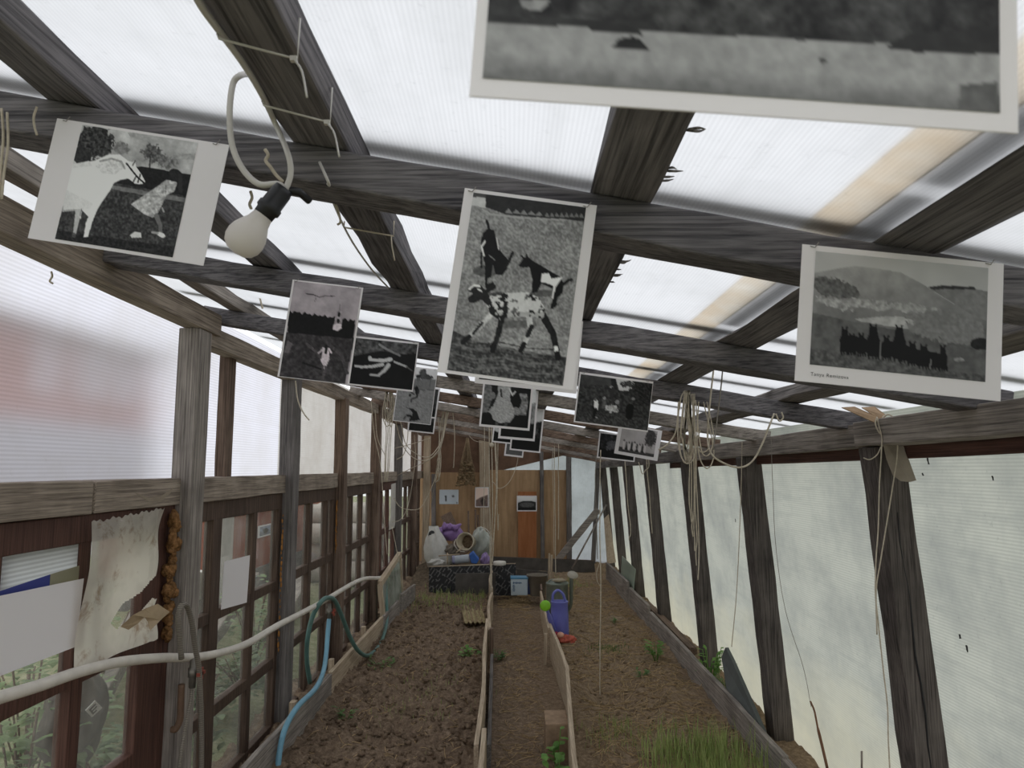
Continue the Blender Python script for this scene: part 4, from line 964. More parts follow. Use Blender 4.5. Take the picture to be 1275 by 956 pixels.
for k, (dx, dz, hx, hz) in enumerate(((-.06, .04, -.065, .125), (-.0, .05, .01, .11), (.06, .04, .15, .10), (-.1, .01, -.13, .05))):
    a = V(c.x + dx, 9.05, c.z + dz); b = V(c.x + hx, 9.02, c.z + hz); fm.tube([a, a.lerp(b, .4), a.lerp(b, .75) + V(.004, 0, .006), b], [.04, .03, .018, .004], 8)
sub(fm, 'bag_corners', M_PURP, o)
# white bucket lying on its side, mouth to the camera
c = at_y(579, 674, 8.75); ax = V(.22, .96, -.12).normalized()
bk = MB().lathe([(.10, .0), (.108, .0), (.108, .015), (.098, .02), (.078, .22), (.0, .225), (.0, .215), (.07, .21), (.092, .01), (.10, .0)], c, ax, 32)
o = tag(bk.build('bucket', plain('dirty_white_plastic', s255(192, 182, 160), .5, .4, .15, 14)), 'white plastic bucket lying on its side with its mouth showing', 'bucket')
so = MB().lathe([(.0, .14), (.085, .14), (.086, .16), (.0, .16)], c, ax, 24); sub(so, 'soil_inside', M_SOIL, o)
hd = MB(); pts = [c + V(-.108, -.005, .03), c + V(-.125, -.03, -.03), c + V(-.07, -.045, -.10), c + V(.0, -.04, -.115)]; hd.tube(smooth_pts(pts, 5), .004, 6); sub(hd, 'handle', M_WHITE, o)
c = at_y(598, 676, 9.0); o = cloth_blob((c.x, 9.02, c.z), .17, (.75, .6, 1.0), M_GBAG, 'plastic_bag', 'crumpled pale grey bag to the right of the tipped bucket', 'bag', 8, .28)
rim = MB(); cc = at_y(598, 672, 8.87); rim.tube([cc + V(cos(a) * .13, 0, sin(a) * .15) for a in np.linspace(-.6, 1.9, 16)], .006, 6); sub(rim, 'rim', M_WHITE, o)
c = at_y(574, 697, 8.55); o = tag(MB().tube(smooth_pts([c + V(-.10, 0, 0), c + V(-.08, 0, 0), c + V(.06, 0, .015), c + V(.095, 0, .02)], 4), .047, 16).build('canister', plast('milky_canister', s255(176, 182, 190))), 'milky white canister lying in front of the tipped bucket', 'canister')
sub(MB().tube([c + V(-.10, -.003, 0), c + V(-.07, -.003, .003)], .049, 16), 'cap_band', plain('mauve_plastic', s255(150, 150, 180)), o)
c = at_y(590, 695, 8.5); mb = MB(); mb.prism([c + V(-.055, 0, .03), c + V(-.01, 0, .065), c + V(.06, 0, -.02), c + V(.03, 0, -.065), c + V(-.03, 0, -.055)], (0, .05, .02)); tag(mb.build('carton', plast('bright_blue', s255(40, 92, 170)), bevel=.006), 'bright blue crushed carton on the edge of the printed board', 'carton')
c = at_y(604, 697, 8.55); cloth_blob((c.x, 8.6, c.z), .065, (.8, .6, 1.1), plast('lilac_film', s255(150, 128, 176)), 'plastic_bag', 'small lilac bag at the right end of the pile', 'bag', 12, .3)
c = at_y(543, 700, 8.5); cloth_blob((c.x, 8.55, c.z - .01), .06, (1.5, .7, .7), M_SACK, 'plastic_wrap', 'small crumpled white wrap at the left end of the pile', 'wrap', 15, .3)
c = at_y(563, 685, 8.8); cloth_blob((c.x, 8.85, c.z), .075, (1.1, .7, .8), plain('grey_rag', s255(120, 112, 102), .9, .1, .4, 18), 'rag', 'grey-brown rag between the white sack and the tipped bucket', 'rag', 19, .4)
for (x0, y0, x1, y1, lb) in ((546, 692, 572, 690, 'thin pale stick lying level in the pile'), (557, 702, 557, 688, 'stub of stick standing in the pile'), (568, 688, 577, 680, 'short slanting stick below the tipped bucket')):
    a = at_y(x0, y0, 8.45); b = at_y(x1, y1, 8.5); tag(MB().tube([a, a.lerp(b, .5), b], .008, 6).build('broken_stick', W['palex']), lb, 'stick')
# tools standing behind, tied plant bunch
for k, (x0, x1, top) in enumerate(((584, 583, 636), (592, 592, 634), (596, 595, 641))):
    a = bw(x0, 672, 10.3); b = bw(x1, top, 10.45); a.z = .3
    o = tag(MB().tube([a, a.lerp(b, .5), b], .013, 8).build('tool_handle', W['brownz']), ['leftmost of the tool handles standing behind the bucket', 'middle of the tool handles standing behind the bucket', 'rightmost of the tool handles standing behind the bucket'][k], 'handle')
t0 = bw(582, 545, 10.45); hb = MB(); rr = random.Random(4)
for k in range(46):
    e = t0 + V(rr.uniform(-.15, .12), rr.uniform(-.06, .06), -rr.uniform(.45, .68)); m_ = t0.lerp(e, .5) + V(rr.uniform(-.02, .02), 0, 0); hb.tube([t0 + V(rr.uniform(-.012, .012), 0, rr.uniform(0, .08)), m_, e], .0035, 4)
o = tag(hb.build('dried_herb_bunch', plain('dry_stalks', s255(150, 130, 104), .9, .1, .3, 20)), 'bunch of dried plants hanging head down on the dark panel', 'plant')
lf = MB()
for k in range(150):
    f = rr.uniform(.5, 1); e = t0 + V(rr.uniform(-.15, .12) * f, rr.uniform(-.07, .05), -.68 * f); lf.ico(e, rr.uniform(.008, .02), 1.6, .5, .8, 5, 3, .3, rr)
sub(lf, 'dry_leaves', plain('dry_leaves', s255(136, 118, 92), .9, .1, .4, 20), o)
# lid on the board, box, grey bucket
c = at_y(622, 701, 8.22); tag(MB().lathe([(0, 0), (.068, 0), (.072, .008), (.072, .03), (.066, .04), (0, .042)], c + V(0, 0, -.02), (0, 0, 1), 24).build('plastic_tub', M_WHITE), 'low white tub standing on the edge of the printed board', 'tub')
c0 = at_y(636, 741, 8.0); c1 = at_y(657, 720, 8.0); g0 = -.03
w = c1.x - c0.x; hh = c1.z - c0.z
bx = MB().box(((c0.x + c1.x) / 2, 8.06, (c0.z + c1.z) / 2), (w, .14, hh)); o = tag(bx.build('container', plain('white_blue_plastic', s255(186, 200, 208), .4, .4, .05), bevel=.008), 'white box-shaped container with a blue lid and blue print, on the path end', 'container')
M_BLUE = plain('blue_print', s255(64, 132, 176), .4); sub(MB().box(((c0.x + c1.x) / 2, 8.06, c1.z + .003), (w + .008, .148, .02)), 'lid', plain('blue_lid', s255(88, 140, 172), .4), o, .004)
lab = MB()
for k in range(6): lab.box((c0.x + .03 + k * .016, 7.988, c1.z - .045), (.011, .002, .014 if k % 2 else .02))
for k in range(5): lab.box((c0.x + .033, 7.988, c1.z - .07 - k * .015), (.028 if k % 2 else .02, .002, .007))
sub(lab, 'print', plain('dark_print', s255(58, 92, 128), .5), o)
sub(MB().box((c1.x + .012, 8.07, (c0.z + c1.z) / 2), (.03, .12, hh * .9)), 'side_panel', plain('navy_side', s255(38, 52, 92), .5), o)
c = at_y(669, 741, 8.05); tp = at_y(669, 715, 8.05)
o = tag(MB().lathe([(0, 0), (.08, 0), (.084, .01), (.112, tp.z - c.z), (.117, tp.z - c.z), (.117, tp.z - c.z - .012), (.106, tp.z - c.z - .01), (.078, .02), (0, .02)], c, (0, 0, 1), 28).build('bucket', plain('grey_plastic', s255(124, 116, 104), .6, .3, .15)), 'grey-brown plastic bucket standing beside the white container', 'bucket')
hd = MB(); hd.tube([V(c.x + .117 * cos(a), c.y - .02 - .05 * sin(a), tp.z - .01 - .03 * sin(a)) for a in np.linspace(0, pi, 12)], .0035, 6); sub(hd, 'handle', M_STEEL, o)
# galvanised watering can with a round rose on its spout
M_GALV = plain('galvanised_metal', s255(128, 136, 126), .42, .5, .18, 20, .55)
by = 6.9; c = at_y(694, 760, by); base = V(c.x, by, .0); top = at_y(694, 725, by).z
R = .105; o = tag(MB().lathe([(0, 0), (R, 0), (R + .004, .012), (R, .02), (R - .004, top - .02), (R + .003, top - .008), (R, top), (R - .01, top), (R - .012, top - .03), (0, top - .035)], base, (0, 0, 1), 32).build('watering_can', M_GALV), 'galvanised metal watering can with its round rose raised, behind the blue can', 'watering can')
hd = MB(); hd.tube(smooth_pts([base + V(-.09, 0, top), base + V(-.05, 0, top + .025), base + V(.04, 0, top + .025), base + V(.09, 0, top)], 6), .007, 8); sub(hd, 'handle', M_GALV, o)
cv = MB(); cv.lathe([(0, .012), (R * .97, .0), (R, .006), (0, .022)], base + V(0, 0, top - .006), (0, 0, 1), 20); sub(cv, 'half_cover', M_GALV, o)
rg = at_y(700, 722, by - .02); rgm = MB(); rgm.ico(rg + V(-.03, -.05, .005), .05, 1.3, .8, .35, 12, 6, .12); sub(rgm, 'rag_on_top', plain('pale_rag', s255(164, 154, 134), .9, .1, .2, 20), o)
rose = at_y(713, 716, by - .08); sp = MB(); sp.tube(smooth_pts([base + V(.095, 0, .09), base + V(.125, -.02, .16), rose + V(-.012, .01, -.035), rose], 5), [.017] * 12 + [.012] * 4, 10); sub(sp, 'spout', M_GALV, o)
rs = MB(); rs.lathe([(0.01, -.03), (.03, -.012), (.05, 0), (.05, .006), (0, .012)], rose, V(.12, -.55, .8), 24); sub(rs, 'rose', plain('pale_metal', s255(164, 158, 144), .5, .4, .1, 40), o)
# blue plastic watering can with a lime rose
M_CAN = plain('violet_blue_plastic', s255(110, 114, 188), .35, .45, .06); M_LIME = plain('lime_plastic', s255(128, 190, 44), .4, .4, .06)
by = 6.15; c = at_y(696, 785, by); t_ = at_y(696, 748, by).z; base = V(c.x + .005, by, .03); H_ = t_ - base.z
prof = [(.0, 0), (.068, 0), (.075, .008), (.078, .03), (.073, H_ * .6), (.068, H_ - .012), (.073, H_ - .004), (.070, H_), (.060, H_), (.058, H_ - .05), (0, H_ - .055)]
o = tag(MB().lathe(prof, base, (0, 0, 1), 32).build('watering_can', M_CAN), 'violet-blue plastic watering can with a round lime-green rose', 'watering can')
hd = MB(); hd.tube(smooth_pts([base + V(-.058, 0, H_ - .01), base + V(-.05, 0, H_ + .055), base + V(-.012, 0, H_ + .085), base + V(.03, 0, H_ + .055), base + V(.05, 0, H_ - .005)], 6), .011, 10); sub(hd, 'handle', M_CAN, o)
rose = at_y(679, 754, by - .22); sp = MB(); sp.tube(smooth_pts([base + V(-.04, -.05, .035), base + V(-.065, -.10, .10), rose + V(.012, .06, -.03), rose + V(.0, .02, 0)], 6), [.020] * 10 + [.013] * 9, 10); sub(sp, 'spout', M_CAN, o)
rs = MB(); rs.lathe([(.012, .03), (.035, .012), (.043, .0), (.041, -.01), (.03, -.018), (0, -.02)], rose, V(.1, 1, -.1), 28); ro = sub(rs, 'rose', M_LIME, o)
c = at_y(704, 792, 5.95); c.z = .045
o = cloth_blob((c.x, 5.95, .05), .062, (1.3, .9, .55), plain('red_net', s255(186, 96, 80), .7, .2, .35, 60, bump=.6), 'net_bag', 'red net bag lying at the foot of the blue watering can', 'bag', 21, .3)
sub(MB().ico((c.x - .04, 5.93, .085), .03, 1, 1, .8, 10, 6, .1), 'onion', plain('onion_skin', s255(226, 170, 146), .6), o)
sub(MB().ico((c.x - .07, 5.99, .07), .04, 1.1, 1, .7, 10, 6, .15), 'net_end', plain('crimson_net', s255(150, 30, 60), .7), o)
# seedling tray
p = [at_z(575, 779, .07), at_z(606, 770, .07), at_z(606, 755, .07), at_z(584, 756, .07)]
cx = sum(q.x for q in p) / 4; cy = sum(q.y for q in p) / 4; yaw = radians(6); Rm = Matrix.Rotation(yaw, 3, 'Z'); tw, tl = .17, .55
cx, cy = -.345, 6.72
o = empty('seedling_tray', (cx, cy, .03), 'dirty pulp tray of small sprouts on the left bed beside the path board', 'tray')
tm = MB(); nx_, ny_ = 5, 8; vs = []; fs = []; K = 4
gx, gy = nx_ * K + 1, ny_ * K + 1
for j in range(gy):
    for i in range(gx):
        u = i / (gx - 1); v = j / (gy - 1); z = .022 * (1 - (.5 + .5 * cos(2 * pi * u * nx_)) * (.5 + .5 * cos(2 * pi * v * ny_))) * -1 + .045
        vs.append(V(cx, cy, .05) + Rm @ V((u - .5) * tw * 1.15, (v - .5) * tl, z - .01))
for j in range(gy - 1):
    for i in range(gx - 1): a = j * gx + i; fs.append((a, a + 1, a + gx + 1, a + gx))
tm.add(vs, fs, True); sub(tm, 'tray_body', plain('pulp_board', s255(142, 124, 98), .9, .1, .25, 40), o)
sm = MB(); rr = random.Random(9)
for j in range(ny_):
    for i in range(nx_):
        q = V(cx, cy, .07) + Rm @ V(((i + .5) / nx_ - .5) * tw * 1.15, ((j + .5) / ny_ - .5) * tl, 0); sm.ico(q, .013, 1, 1, .7, 6, 4, .2, rr)
        if rr.random() < .85:
            h = rr.uniform(.025, .055); sm.tube([q, q + V(rr.uniform(-.01, .01), 0, h)], [.006, .004], 5)
sub(sm, 'sprouts', plain('pale_sprouts', s255(186, 174, 138), .9, .1, .3, 30), o)

# glass pane and slate leaning on the right wall
q = [at_y(769, 690, 8.5), at_y(795, 703, 7.7), at_y(795, 750, 7.7), at_y(772, 738, 8.5)]
q = [V(1.245, 8.35, q[0].z), V(1.25, 7.5, q[1].z - .02), V(1.22, 7.5, .12), V(1.22, 8.35, .10)]
tag(MB().prism(q, (.006, 0, 0)).build('glass_pane', plain('dusty_green_glass', s255(150, 164, 148), .35, .5, .15, 6)), 'dusty green glass pane leaning behind the far right bed edging', 'pane')
a = at_y(903, 806, 4.35); tip = V(1.262, 4.5, .50); ft0 = V(1.225, 3.93, .02); ft1 = V(1.23, 4.62, .10)
sl = [V(1.218, 3.88, .02), V(1.215, 4.62, .06), V(1.272, 4.72, .50), V(1.276, 4.63, .53), V(1.268, 4.50, .50)]
sl = [at_x(950, 912, 1.21), at_x(905, 862, 1.21), at_x(898, 818, 1.275), at_x(903, 806, 1.285), at_x(911, 822, 1.28)]
tag(MB().prism(sl, (.022, 0.006, 0)).build('slate_slab', plain('dark_grey_slate', s255(84, 88, 86), .7, .3, .15, 10), bevel=.002), 'dark grey slab standing on a corner against the second right post', 'slab')
q = [at_x(180, 780, -1.0)]
# old glazed frame leaning inside on the left, far
fr = MB(); a = V(-1.12, 6.45, .16); b = V(-1.17, 7.5, .50)
o = empty('loose_sash', (-1.13, 7.0, .05), 'loose glazed sash leaning inside the left wall behind the hose loop', 'sash')
fr.bar((-1.115, 6.45, .10), (-1.15, 6.45, .40), .04, .04, (0, 1, 0), 4, .002).bar((-1.13, 7.6, .10), (-1.16, 7.6, .52), .04, .04, (0, 1, 0), 4, .002).bar((-1.15, 6.45, .40), (-1.16, 7.6, .52), .04, .05, (0, 0, 1), 6, .002)
sub(fr, 'frame', W['palez'], o); sub(MB().prism([V(-1.12, 6.46, .10), V(-1.13, 7.6, .10), V(-1.16, 7.6, .50), V(-1.15, 6.46, .38)], (.004, 0, 0)), 'pane', M_GLASS2, o)

# ------------------------------------------------------------------ photographs on the beams
p, f = pic_goats(); sheet([(580, 235), (742, 255), (715, 487), (543, 462)], 1.062, 'large upright photograph of three goats, hanging in the middle of the view', p, f)
p, f = pic_horse(); o, og, Rr, Dd = sheet([(72, 148), (286, 180), (253, 330), (34, 297)], 1.085, 'photograph of a white horse and a running child, wide white side margins', p, f)
sc = MB()
for k in range(18):
    if k in (10, 11): continue
    q = og + Rr * (.555 + k * .0085) + Dd * (.945 + .004 * sin(k * 5)); sc.box(q + V(0, -.001, 0), (.0016, .0006, .0035 + .0015 * sin(k * 2.3)))
sub(sc, 'caption', M_INK, o)
p, f = pic_herd(); o, og, Rr, Dd = sheet([(1000, 308), (1252, 325), (1243, 498), (988, 475)], 1.055, 'photograph of a dark horse herd before a hill, caption in its lower margin', p, f)
def text_part(txt, size, org, r, d, parent, mat, name='caption', y_off=.0014):
    cu = bpy.data.curves.new('tmp_text', 'FONT'); cu.body = txt; cu.size = size; cu.space_character = 1.15
    to = bpy.data.objects.new('tmp_text', cu); me = bpy.data.meshes.new_from_object(to)
    r = Vector(r).normalized(); u = -Vector(d).normalized(); n = r.cross(u)
    M = Matrix((r, u, n)).transposed(); oo = ORIG[parent.name]
    for v in me.vertices: v.co = Vector(org) + M @ Vector((v.co.x, v.co.y, 0)) + n * y_off - oo
    me.materials.clear(); me.materials.append(mat); me.name = name
    ob = bpy.data.objects.new(name, me); COL.objects.link(ob); ob.parent = parent; ORIG[ob.name] = oo.copy()
    bpy.data.objects.remove(to); bpy.data.curves.remove(cu); return ob
text_part('Tanya Remizova', .0074, og + Rr * .074 + Dd * .952, Rr, Dd, o, M_INK)
p, f = pic_church(); sheet([(364, 348), (452, 358), (435, 480), (346, 468)], 1.97, 'upright photograph of a bell tower and a girl in white running on a field', p, f)
p, f = pic_legs(); sheet([(440.5, 417.5), (522, 427), (513.5, 488), (434, 479)], 2.84, 'dark photograph of pale bare legs and an arm lying on the ground', p, f)
p, _ = pic_lake(); sheet([(597, -317), (1289, -277), (1265, 175), (582, 133)], .372, 'blurred lake photograph closest to the camera at the top right', p, (.022, .045, .966, .95), size=(.297, .21))
p, f = pic_jump(); sheet([(496, 452), (544.5, 462), (536.6, 529), (491.5, 524)], 3.9, 'upright photograph of a jumping boy and his shadow on sand', p, f)
def small(c, y, lb, pic, fr=FULL): return sheet(c, y, lb, pic, fr, staples=False)
small([(496, 476), (548.5, 484), (542.6, 521), (491, 515)], 4.8, 'photograph almost hidden behind the jumping boy, only its right edge showing', pic_dark(3))
small([(512, 491), (545, 496), (541, 541), (508, 536)], 5.7, 'photograph low behind the jumping boy, its dark bottom strip showing', pic_dark(4, (34, 44), .22, .12), FULLP)
small([(600, 386), (726, 401), (717.5, 491), (592, 476)], 1.88, 'landscape photograph hidden behind the goats, its right edge and bottom showing', pic_dark(5, (110, 80), .24, .2), (.04, .06, .965, .94))
sheet([(604, 447), (666, 455), (659.7, 536), (597, 531)], 2.76, 'photograph of a person in a wide patterned dress, below the goat photograph', pic_skirt(), (.035, .30, .96, .965), staples=False)
small([(626, 478), (670, 484), (666.6, 549), (620, 546)], 3.8, 'photograph with a black lower half behind the patterned-dress one', pic_dark(6, (44, 60), .5, .03, top=.8), (.06, .04, .95, .955))
small([(640, 505), (678, 510), (673, 564), (634.6, 560)], 4.66, 'dark photograph low behind the patterned-dress one, white top corner', pic_dark(7, (40, 56), .14, .06, top=.75), FULLP)
small([(632, 531), (655, 534), (651.5, 570), (627.4, 567)], 7.45, 'lowest and farthest small photograph of the middle stack', pic_dark(8, (28, 40), .28, .35), (.08, .06, .93, .94))
small([(616, 515), (662, 520), (659, 556), (612.5, 549.5)], 5.56, 'photograph behind the middle stack, pale with a black bottom edge', pic_dark(9, (50, 36), .66, .08), FULL)
p, f = pic_kids(); sheet([(721.6, 463), (814, 475), (806, 537.5), (714.4, 525.6)], 2.655, 'photograph of children around a white animal in a weedy yard', p, f, staples=True)
small([(746, 537), (793, 543), (790, 575.5), (743.4, 569.6)], 5.4, 'dark night-like photograph left of the row-of-people one', pic_dark(10, (56, 40), .14, .07, (1, 1, 1.05), None, .3))
small([(772, 528), (825, 535), (818.5, 573), (763, 565)], 4.44, 'photograph of a row of standing people, behind the children one', pic_row(), (.085, .05, .90, .90))
GB2 = 'prints pinned on the back wall'
def snow(p, g): return np.stack([g * .95, g * 1.0, g * 1.04], -1)
p = Pic([(0, 0), (100, 0), (100, 100), (0, 100)], (40, 30), .76); p.add(.04, 5, 2); p.line([(33, 50), (33, 78)], 8, .12); p.ell((33, 46), 5, 6, .15); p.ell((72, 46), 7, 8, .4, .2); p.line([(92, 90), (92, 96)], 5, .3); p.tint = snow
sheet([(547, 609.5), (571, 609.5), (571, 627.5), (547, 627.5)], YB - .006, 'pale wintry print pinned on the left plywood panel', p, (.01, .01, .99, .99), GB2, 'pinned_print', 'print', staples=False)
p = Pic([(0, 0), (100, 0), (100, 100), (0, 100)], (30, 42), .82); p.poly([(0, 62), (60, 40), (100, 30), (100, 100), (0, 100)], .42, .3); p.poly([(0, 0), (100, 0), (100, 36), (40, 50), (0, 66)], .85, .1); p.ell((60, 75), 20, 20, .25, .3, 0, .4)
p.tint = lambda p, g: np.stack([g * 1.08, g * .92, g * .86], -1)
sheet([(591.5, 606.5), (608.5, 606.5), (608.5, 631.5), (591.5, 631.5)], YB - .085, 'upright reddish print pinned on the pale middle stud', p, (.06, .045, .94, .955), GB2, 'pinned_print', 'print', staples=False)
p = Pic([(0, 0), (100, 0), (100, 100), (0, 100)], (44, 32), .7); p.grad(.85, .6); p.poly([(0, 44), (30, 30), (70, 30), (100, 40), (100, 100), (0, 100)], .2, .15); p.ell((50, 60), 40, 18, .34, .3, 0, .2); p.poly([(0, 82), (100, 80), (100, 100), (0, 100)], .12, .1)
sheet([(643.5, 617), (668.5, 617), (668.5, 636.5), (643.5, 636.5)], YB - .068, 'dark landscape print with a white border above the orange board', p, (.05, .07, .95, .93), GB2, 'pinned_print', 'print', staples=False)

# ------------------------------------------------------------------ lamp socket, bulb, white cable with its ties
M_CABLE = plain('white_cable', s255(196, 192, 186), .45, .4, .05)
def tube_obj(name, pts, r, m, lb, cat, grp=None, n=8, seg=10):
    return tag(MB().tube(smooth_pts(pts, n), r, seg).build(name, m), lb, cat, grp)
ua = lambda x, y: zr(x, y) + BH - .009            # underside of rafters
def under(px, py, dz=.008):
    r = ray(px, py); k = (zr(0, 1) + BH - dz - CAM_Z) / (r.z + .19 * r.x); return r * k + V(0, 0, CAM_Z)
cab = [under(220, -60), under(236, -20), under(252, 10), under(274, 40), under(302, 78), under(325, 116), under(342, 152), at_y(358, 190, 1.0), at_y(362, 215, 1.0), at_y(356, 236, 1.0)]
tube_obj('electric_cable', cab, .0042, M_CABLE, 'white cable running down the strapped rafter into the black socket', 'cable')
lp = [at_y(299, 94, 1.0), at_y(290, 105, 1.0), at_y(286, 140, 1.0), at_y(289, 180, 1.0), at_y(302, 210, 1.0), at_y(322, 229, 1.0), at_y(345, 229, 1.0), at_y(354, 234, 1.0)]
tube_obj('electric_cable', [at_y(311, 92, 1.03)] + lp, .0045, M_CABLE, 'white cable loop bending left and back under the socket', 'cable')
a = at_y(352, 237, 1.0); b = at_y(333, 272, 1.0); e = at_y(311, 290, 1.0); ax = (e - a).normalized()
o = empty('bulb_socket', a, 'black lamp socket on the cross beam with a round frosted bulb', 'lamp socket')
sub(MB().lathe([(0, -.004), (.013, -.004), (.015, .004), (.0155, .026), (.0175, .028), (.0175, .036), (.015, .038), (.0145, .046), (0, .046)], a, ax, 20), 'socket_body', M_BLACK, o)
sub(MB().tube([a + V(-.005, 0, .002), a + V(.02, .01, .002), a + V(.03, .03, -.004)], .006, 8), 'bracket', M_BLACK, o)
t = NT('frosted_bulb'); d1 = t.n('ShaderNodeBsdfTranslucent'); d1.inputs[0].default_value = (.86, .84, .81, 1); gl = t.bsdf(s255(228, 222, 216), .35, .5); M_BULB = t.done(t.mixs(.35, gl, d1.outputs[0]))
bp = [(.013, .04), (.0145, .05), (.0165, .058), (.0215, .067), (.0255, .076), (.0275, .086), (.0265, .096), (.022, .105), (.014, .111), (.0, .1135)]
sub(MB().lathe(bp, a, ax, 28), 'bulb', M_BULB, o)
for k, (y, tx) in enumerate(((.80, .03), (.955, .028))):
    x0, x1 = -.302 - .052, -.302 + .0485; zu = ua(-.3, y) - .004; zt = zu + RH + .010
    mb = MB(); mb.tube([V(x0 + .006, y, zu + .008), V(x0 + .008, y, zu + .002), V(x1, y + .004, zu - .002 - .0198), V(x1 + .001, y + .004, zu + .03)], .0016, 6)
    mb.box((x1 - .004, y + .003, zu - .022), (.008, .006, .006)); mb.tube(smooth_pts([V(x1 - .004, y + .003, zu - .022), V(x1 + .010, y - .01, zu - .045), V(x1 + .020, y - .02, zu - .082)], 4), .0014, 6)
    tag(mb.build('cable_tie', M_CABLE), ['nearer cable tie round the strapped rafter, its tail hanging', 'farther cable tie round the strapped rafter, above the cable loop'][k], 'cable tie', 'cable ties')
thin = [at_y(398, 202, 1.07), at_y(410, 230, 1.06), V(-.335, 1.25, ua(-.33, 1.25)), V(-.352, 1.5, ua(-.35, 1.5) - .01), V(-.352, 1.75, ua(-.35, 1.75) - .012), V(-.345, 2.0, ua(-.34, 2.0))]
tube_obj('electric_cable', thin, .0022, M_CABLE, 'thin cable sagging along the strapped rafter past the goat photograph', 'cable')
y = 1.48; mb = MB(); mb.tube([V(-.355, y, ua(-.35, y) + .01), V(-.355, y, ua(-.35, y) - .003), V(-.25, y, ua(-.25, y) - .003), V(-.25, y, ua(-.25, y) + .03)], .0018, 6)
mb.tube(smooth_pts([V(-.255, y, ua(-.255, y) - .004), V(-.25, y - .02, ua(-.255, y) - .03), V(-.245, y - .01, ua(-.255, y) - .06)], 4), .0014, 6); tag(mb.build('string_tie', M_TWINE), 'pale string tied round the strapped rafter beside the goat photograph', 'string')
# splinters on the middle rafter
rr = random.Random(2)
for k in range(12):
    yy = rr.choice([.84, .88, .97, 1.03, 1.42, 1.5, 1.55]) + rr.uniform(-.02, .02); b = V(.219, yy, ua(.22, yy) + rr.uniform(0.010, .022)); L = rr.uniform(.008, .026)
    sub(MB().tube(smooth_pts([b, b + V(L * .6, rr.uniform(-.003, .003), rr.uniform(-.002, .002)), b + V(L, rr.uniform(-.006, .006), rr.uniform(-.003, .005))], 3), [.0020] * 4 + [.0014, .001, .0005], 4), 'bark_splinter', W['darky'], raf[3])

# ------------------------------------------------------------------ water pipe, hoses, taps along the left wall
M_PVC = plain('grimy_white_pipe', s255(212, 206, 196), .5, .35, .1, 18)
pp = [at_x(x, y, -1.18) for x, y in ((-60, 886), (0, 868), (50, 853), (100, 836), (150, 824), (200, 819), (245, 818), (280, 811), (310, 800), (345, 779), (372, 765), (400, 750), (423, 736), (440, 726), (456, 720), (474, 719), (488, 711), (499, 703))]
o = tag(MB().tube(smooth_pts(pp, 5), .0155, 12).build('water_pipe', M_PVC), 'long bent white water pipe along the left wall in front of the posts', 'pipe')
M_CORR = plain('grey_ribbed_hose', s255(122, 116, 106), .5, .4, .12, 40)
t = NT('ribbed_grey_hose'); w = t.n('ShaderNodeTexWave', wave_type='BANDS', bands_direction='Z'); w.inputs['Scale'].default_value = 60; t.l(t.tc.outputs['Object'], w.inputs[0]); M_CORR = t.done(t.bsdf(t.ramp(w.outputs['Fac'], [(.2, s255(84, 78, 70)), (.7, s255(146, 138, 126))]), .5, .4, t.bump(w.outputs['Fac'], .5, .004)))
X_ = -1.13
hz = [at_x(x, y, X_) for x, y in ((226, 820), (224, 795), (222, 770), (226, 754), (233, 755), (239, 775), (243, 805), (248, 835), (250, 880), (251, 930), (250, 990))]
o = tag(MB().tube(smooth_pts(hz, 5), .0095, 10).build('ribbed_hose', M_CORR), 'grey ribbed hose standing in a loop at the first left post', 'hose')
tap = at_x(240, 838, -1.16)
def tapobj(c, lb, sc=1.0):
    o = empty('tap', c, lb, 'tap', 'taps on the white pipe'); s_ = sc
    sub(MB().tube([c + V(0, 0, .05 * s_), c + V(0, 0, -.05 * s_)], [.012 * s_] * 2, 10).tube([c + V(0, 0, .02 * s_), c + V(0, 0, -.012 * s_)], .018 * s_, 8), 'tap_body', M_STEEL, o)
    hm = MB().box(c + V(.03 * s_, 0, .0), (.012 * s_, .05 * s_, .012 * s_)).tube([c, c + V(.03 * s_, 0, 0)], .006 * s_, 8).box(c + V(.03 * s_, 0, 0), (.012 * s_, .014 * s_, .042 * s_))
    sub(hm, 'tap_handle', plain('red_handle', s255(140, 66, 52), .5), o); return o
tapobj(tap, 'tap with a red handle hanging from the pipe at the first left post')
tube_obj('thin_hose', [tap + V(0, 0, -.045), at_x(237, 875, -1.15), at_x(231, 905, -1.15), at_x(225, 945, -1.15), at_x(222, 985, -1.15)], .006, M_CORR, 'thin hose dropping from the first tap behind the ribbed hose', 'hose')
tube_obj('wall_conduit', [at_x(226, 852, -1.19), at_x(225, 880, -1.19), at_x(224, 896, -1.19), at_x(219, 907, -1.20), at_x(214, 908, -1.215)], .012, plain('rusty_tube', s255(104, 82, 66), .7, .3, .25, 20), 'short rusty bent tube beside the first left post under the hose', 'tube')
t2 = at_x(410, 762, -1.16)
tapobj(t2, 'tap with a red handle where the blue hose leaves the pipe', 1.0)
M_BHOSE = plain('pale_blue_hose', s255(112, 160, 182), .4, .4, .1, 16); M_GHOSE = plain('grey_green_hose', s255(84, 118, 112), .45, .4, .12, 16)
bh = [t2 + V(0, 0, -.045)] + [at_x(*q) for q in ((408, 790, -1.15), (406, 815, -1.13), (402, 838, -1.10), (392, 858, -1.075), (372, 878, -1.07), (358, 900, -1.085), (350, 925, -1.09), (346, 955, -1.09), (343, 1000, -1.09))]
tube_obj('garden_hose', bh, .014, M_BHOSE, 'pale blue hose hanging from the tap and lying along the left edging board', 'hose')
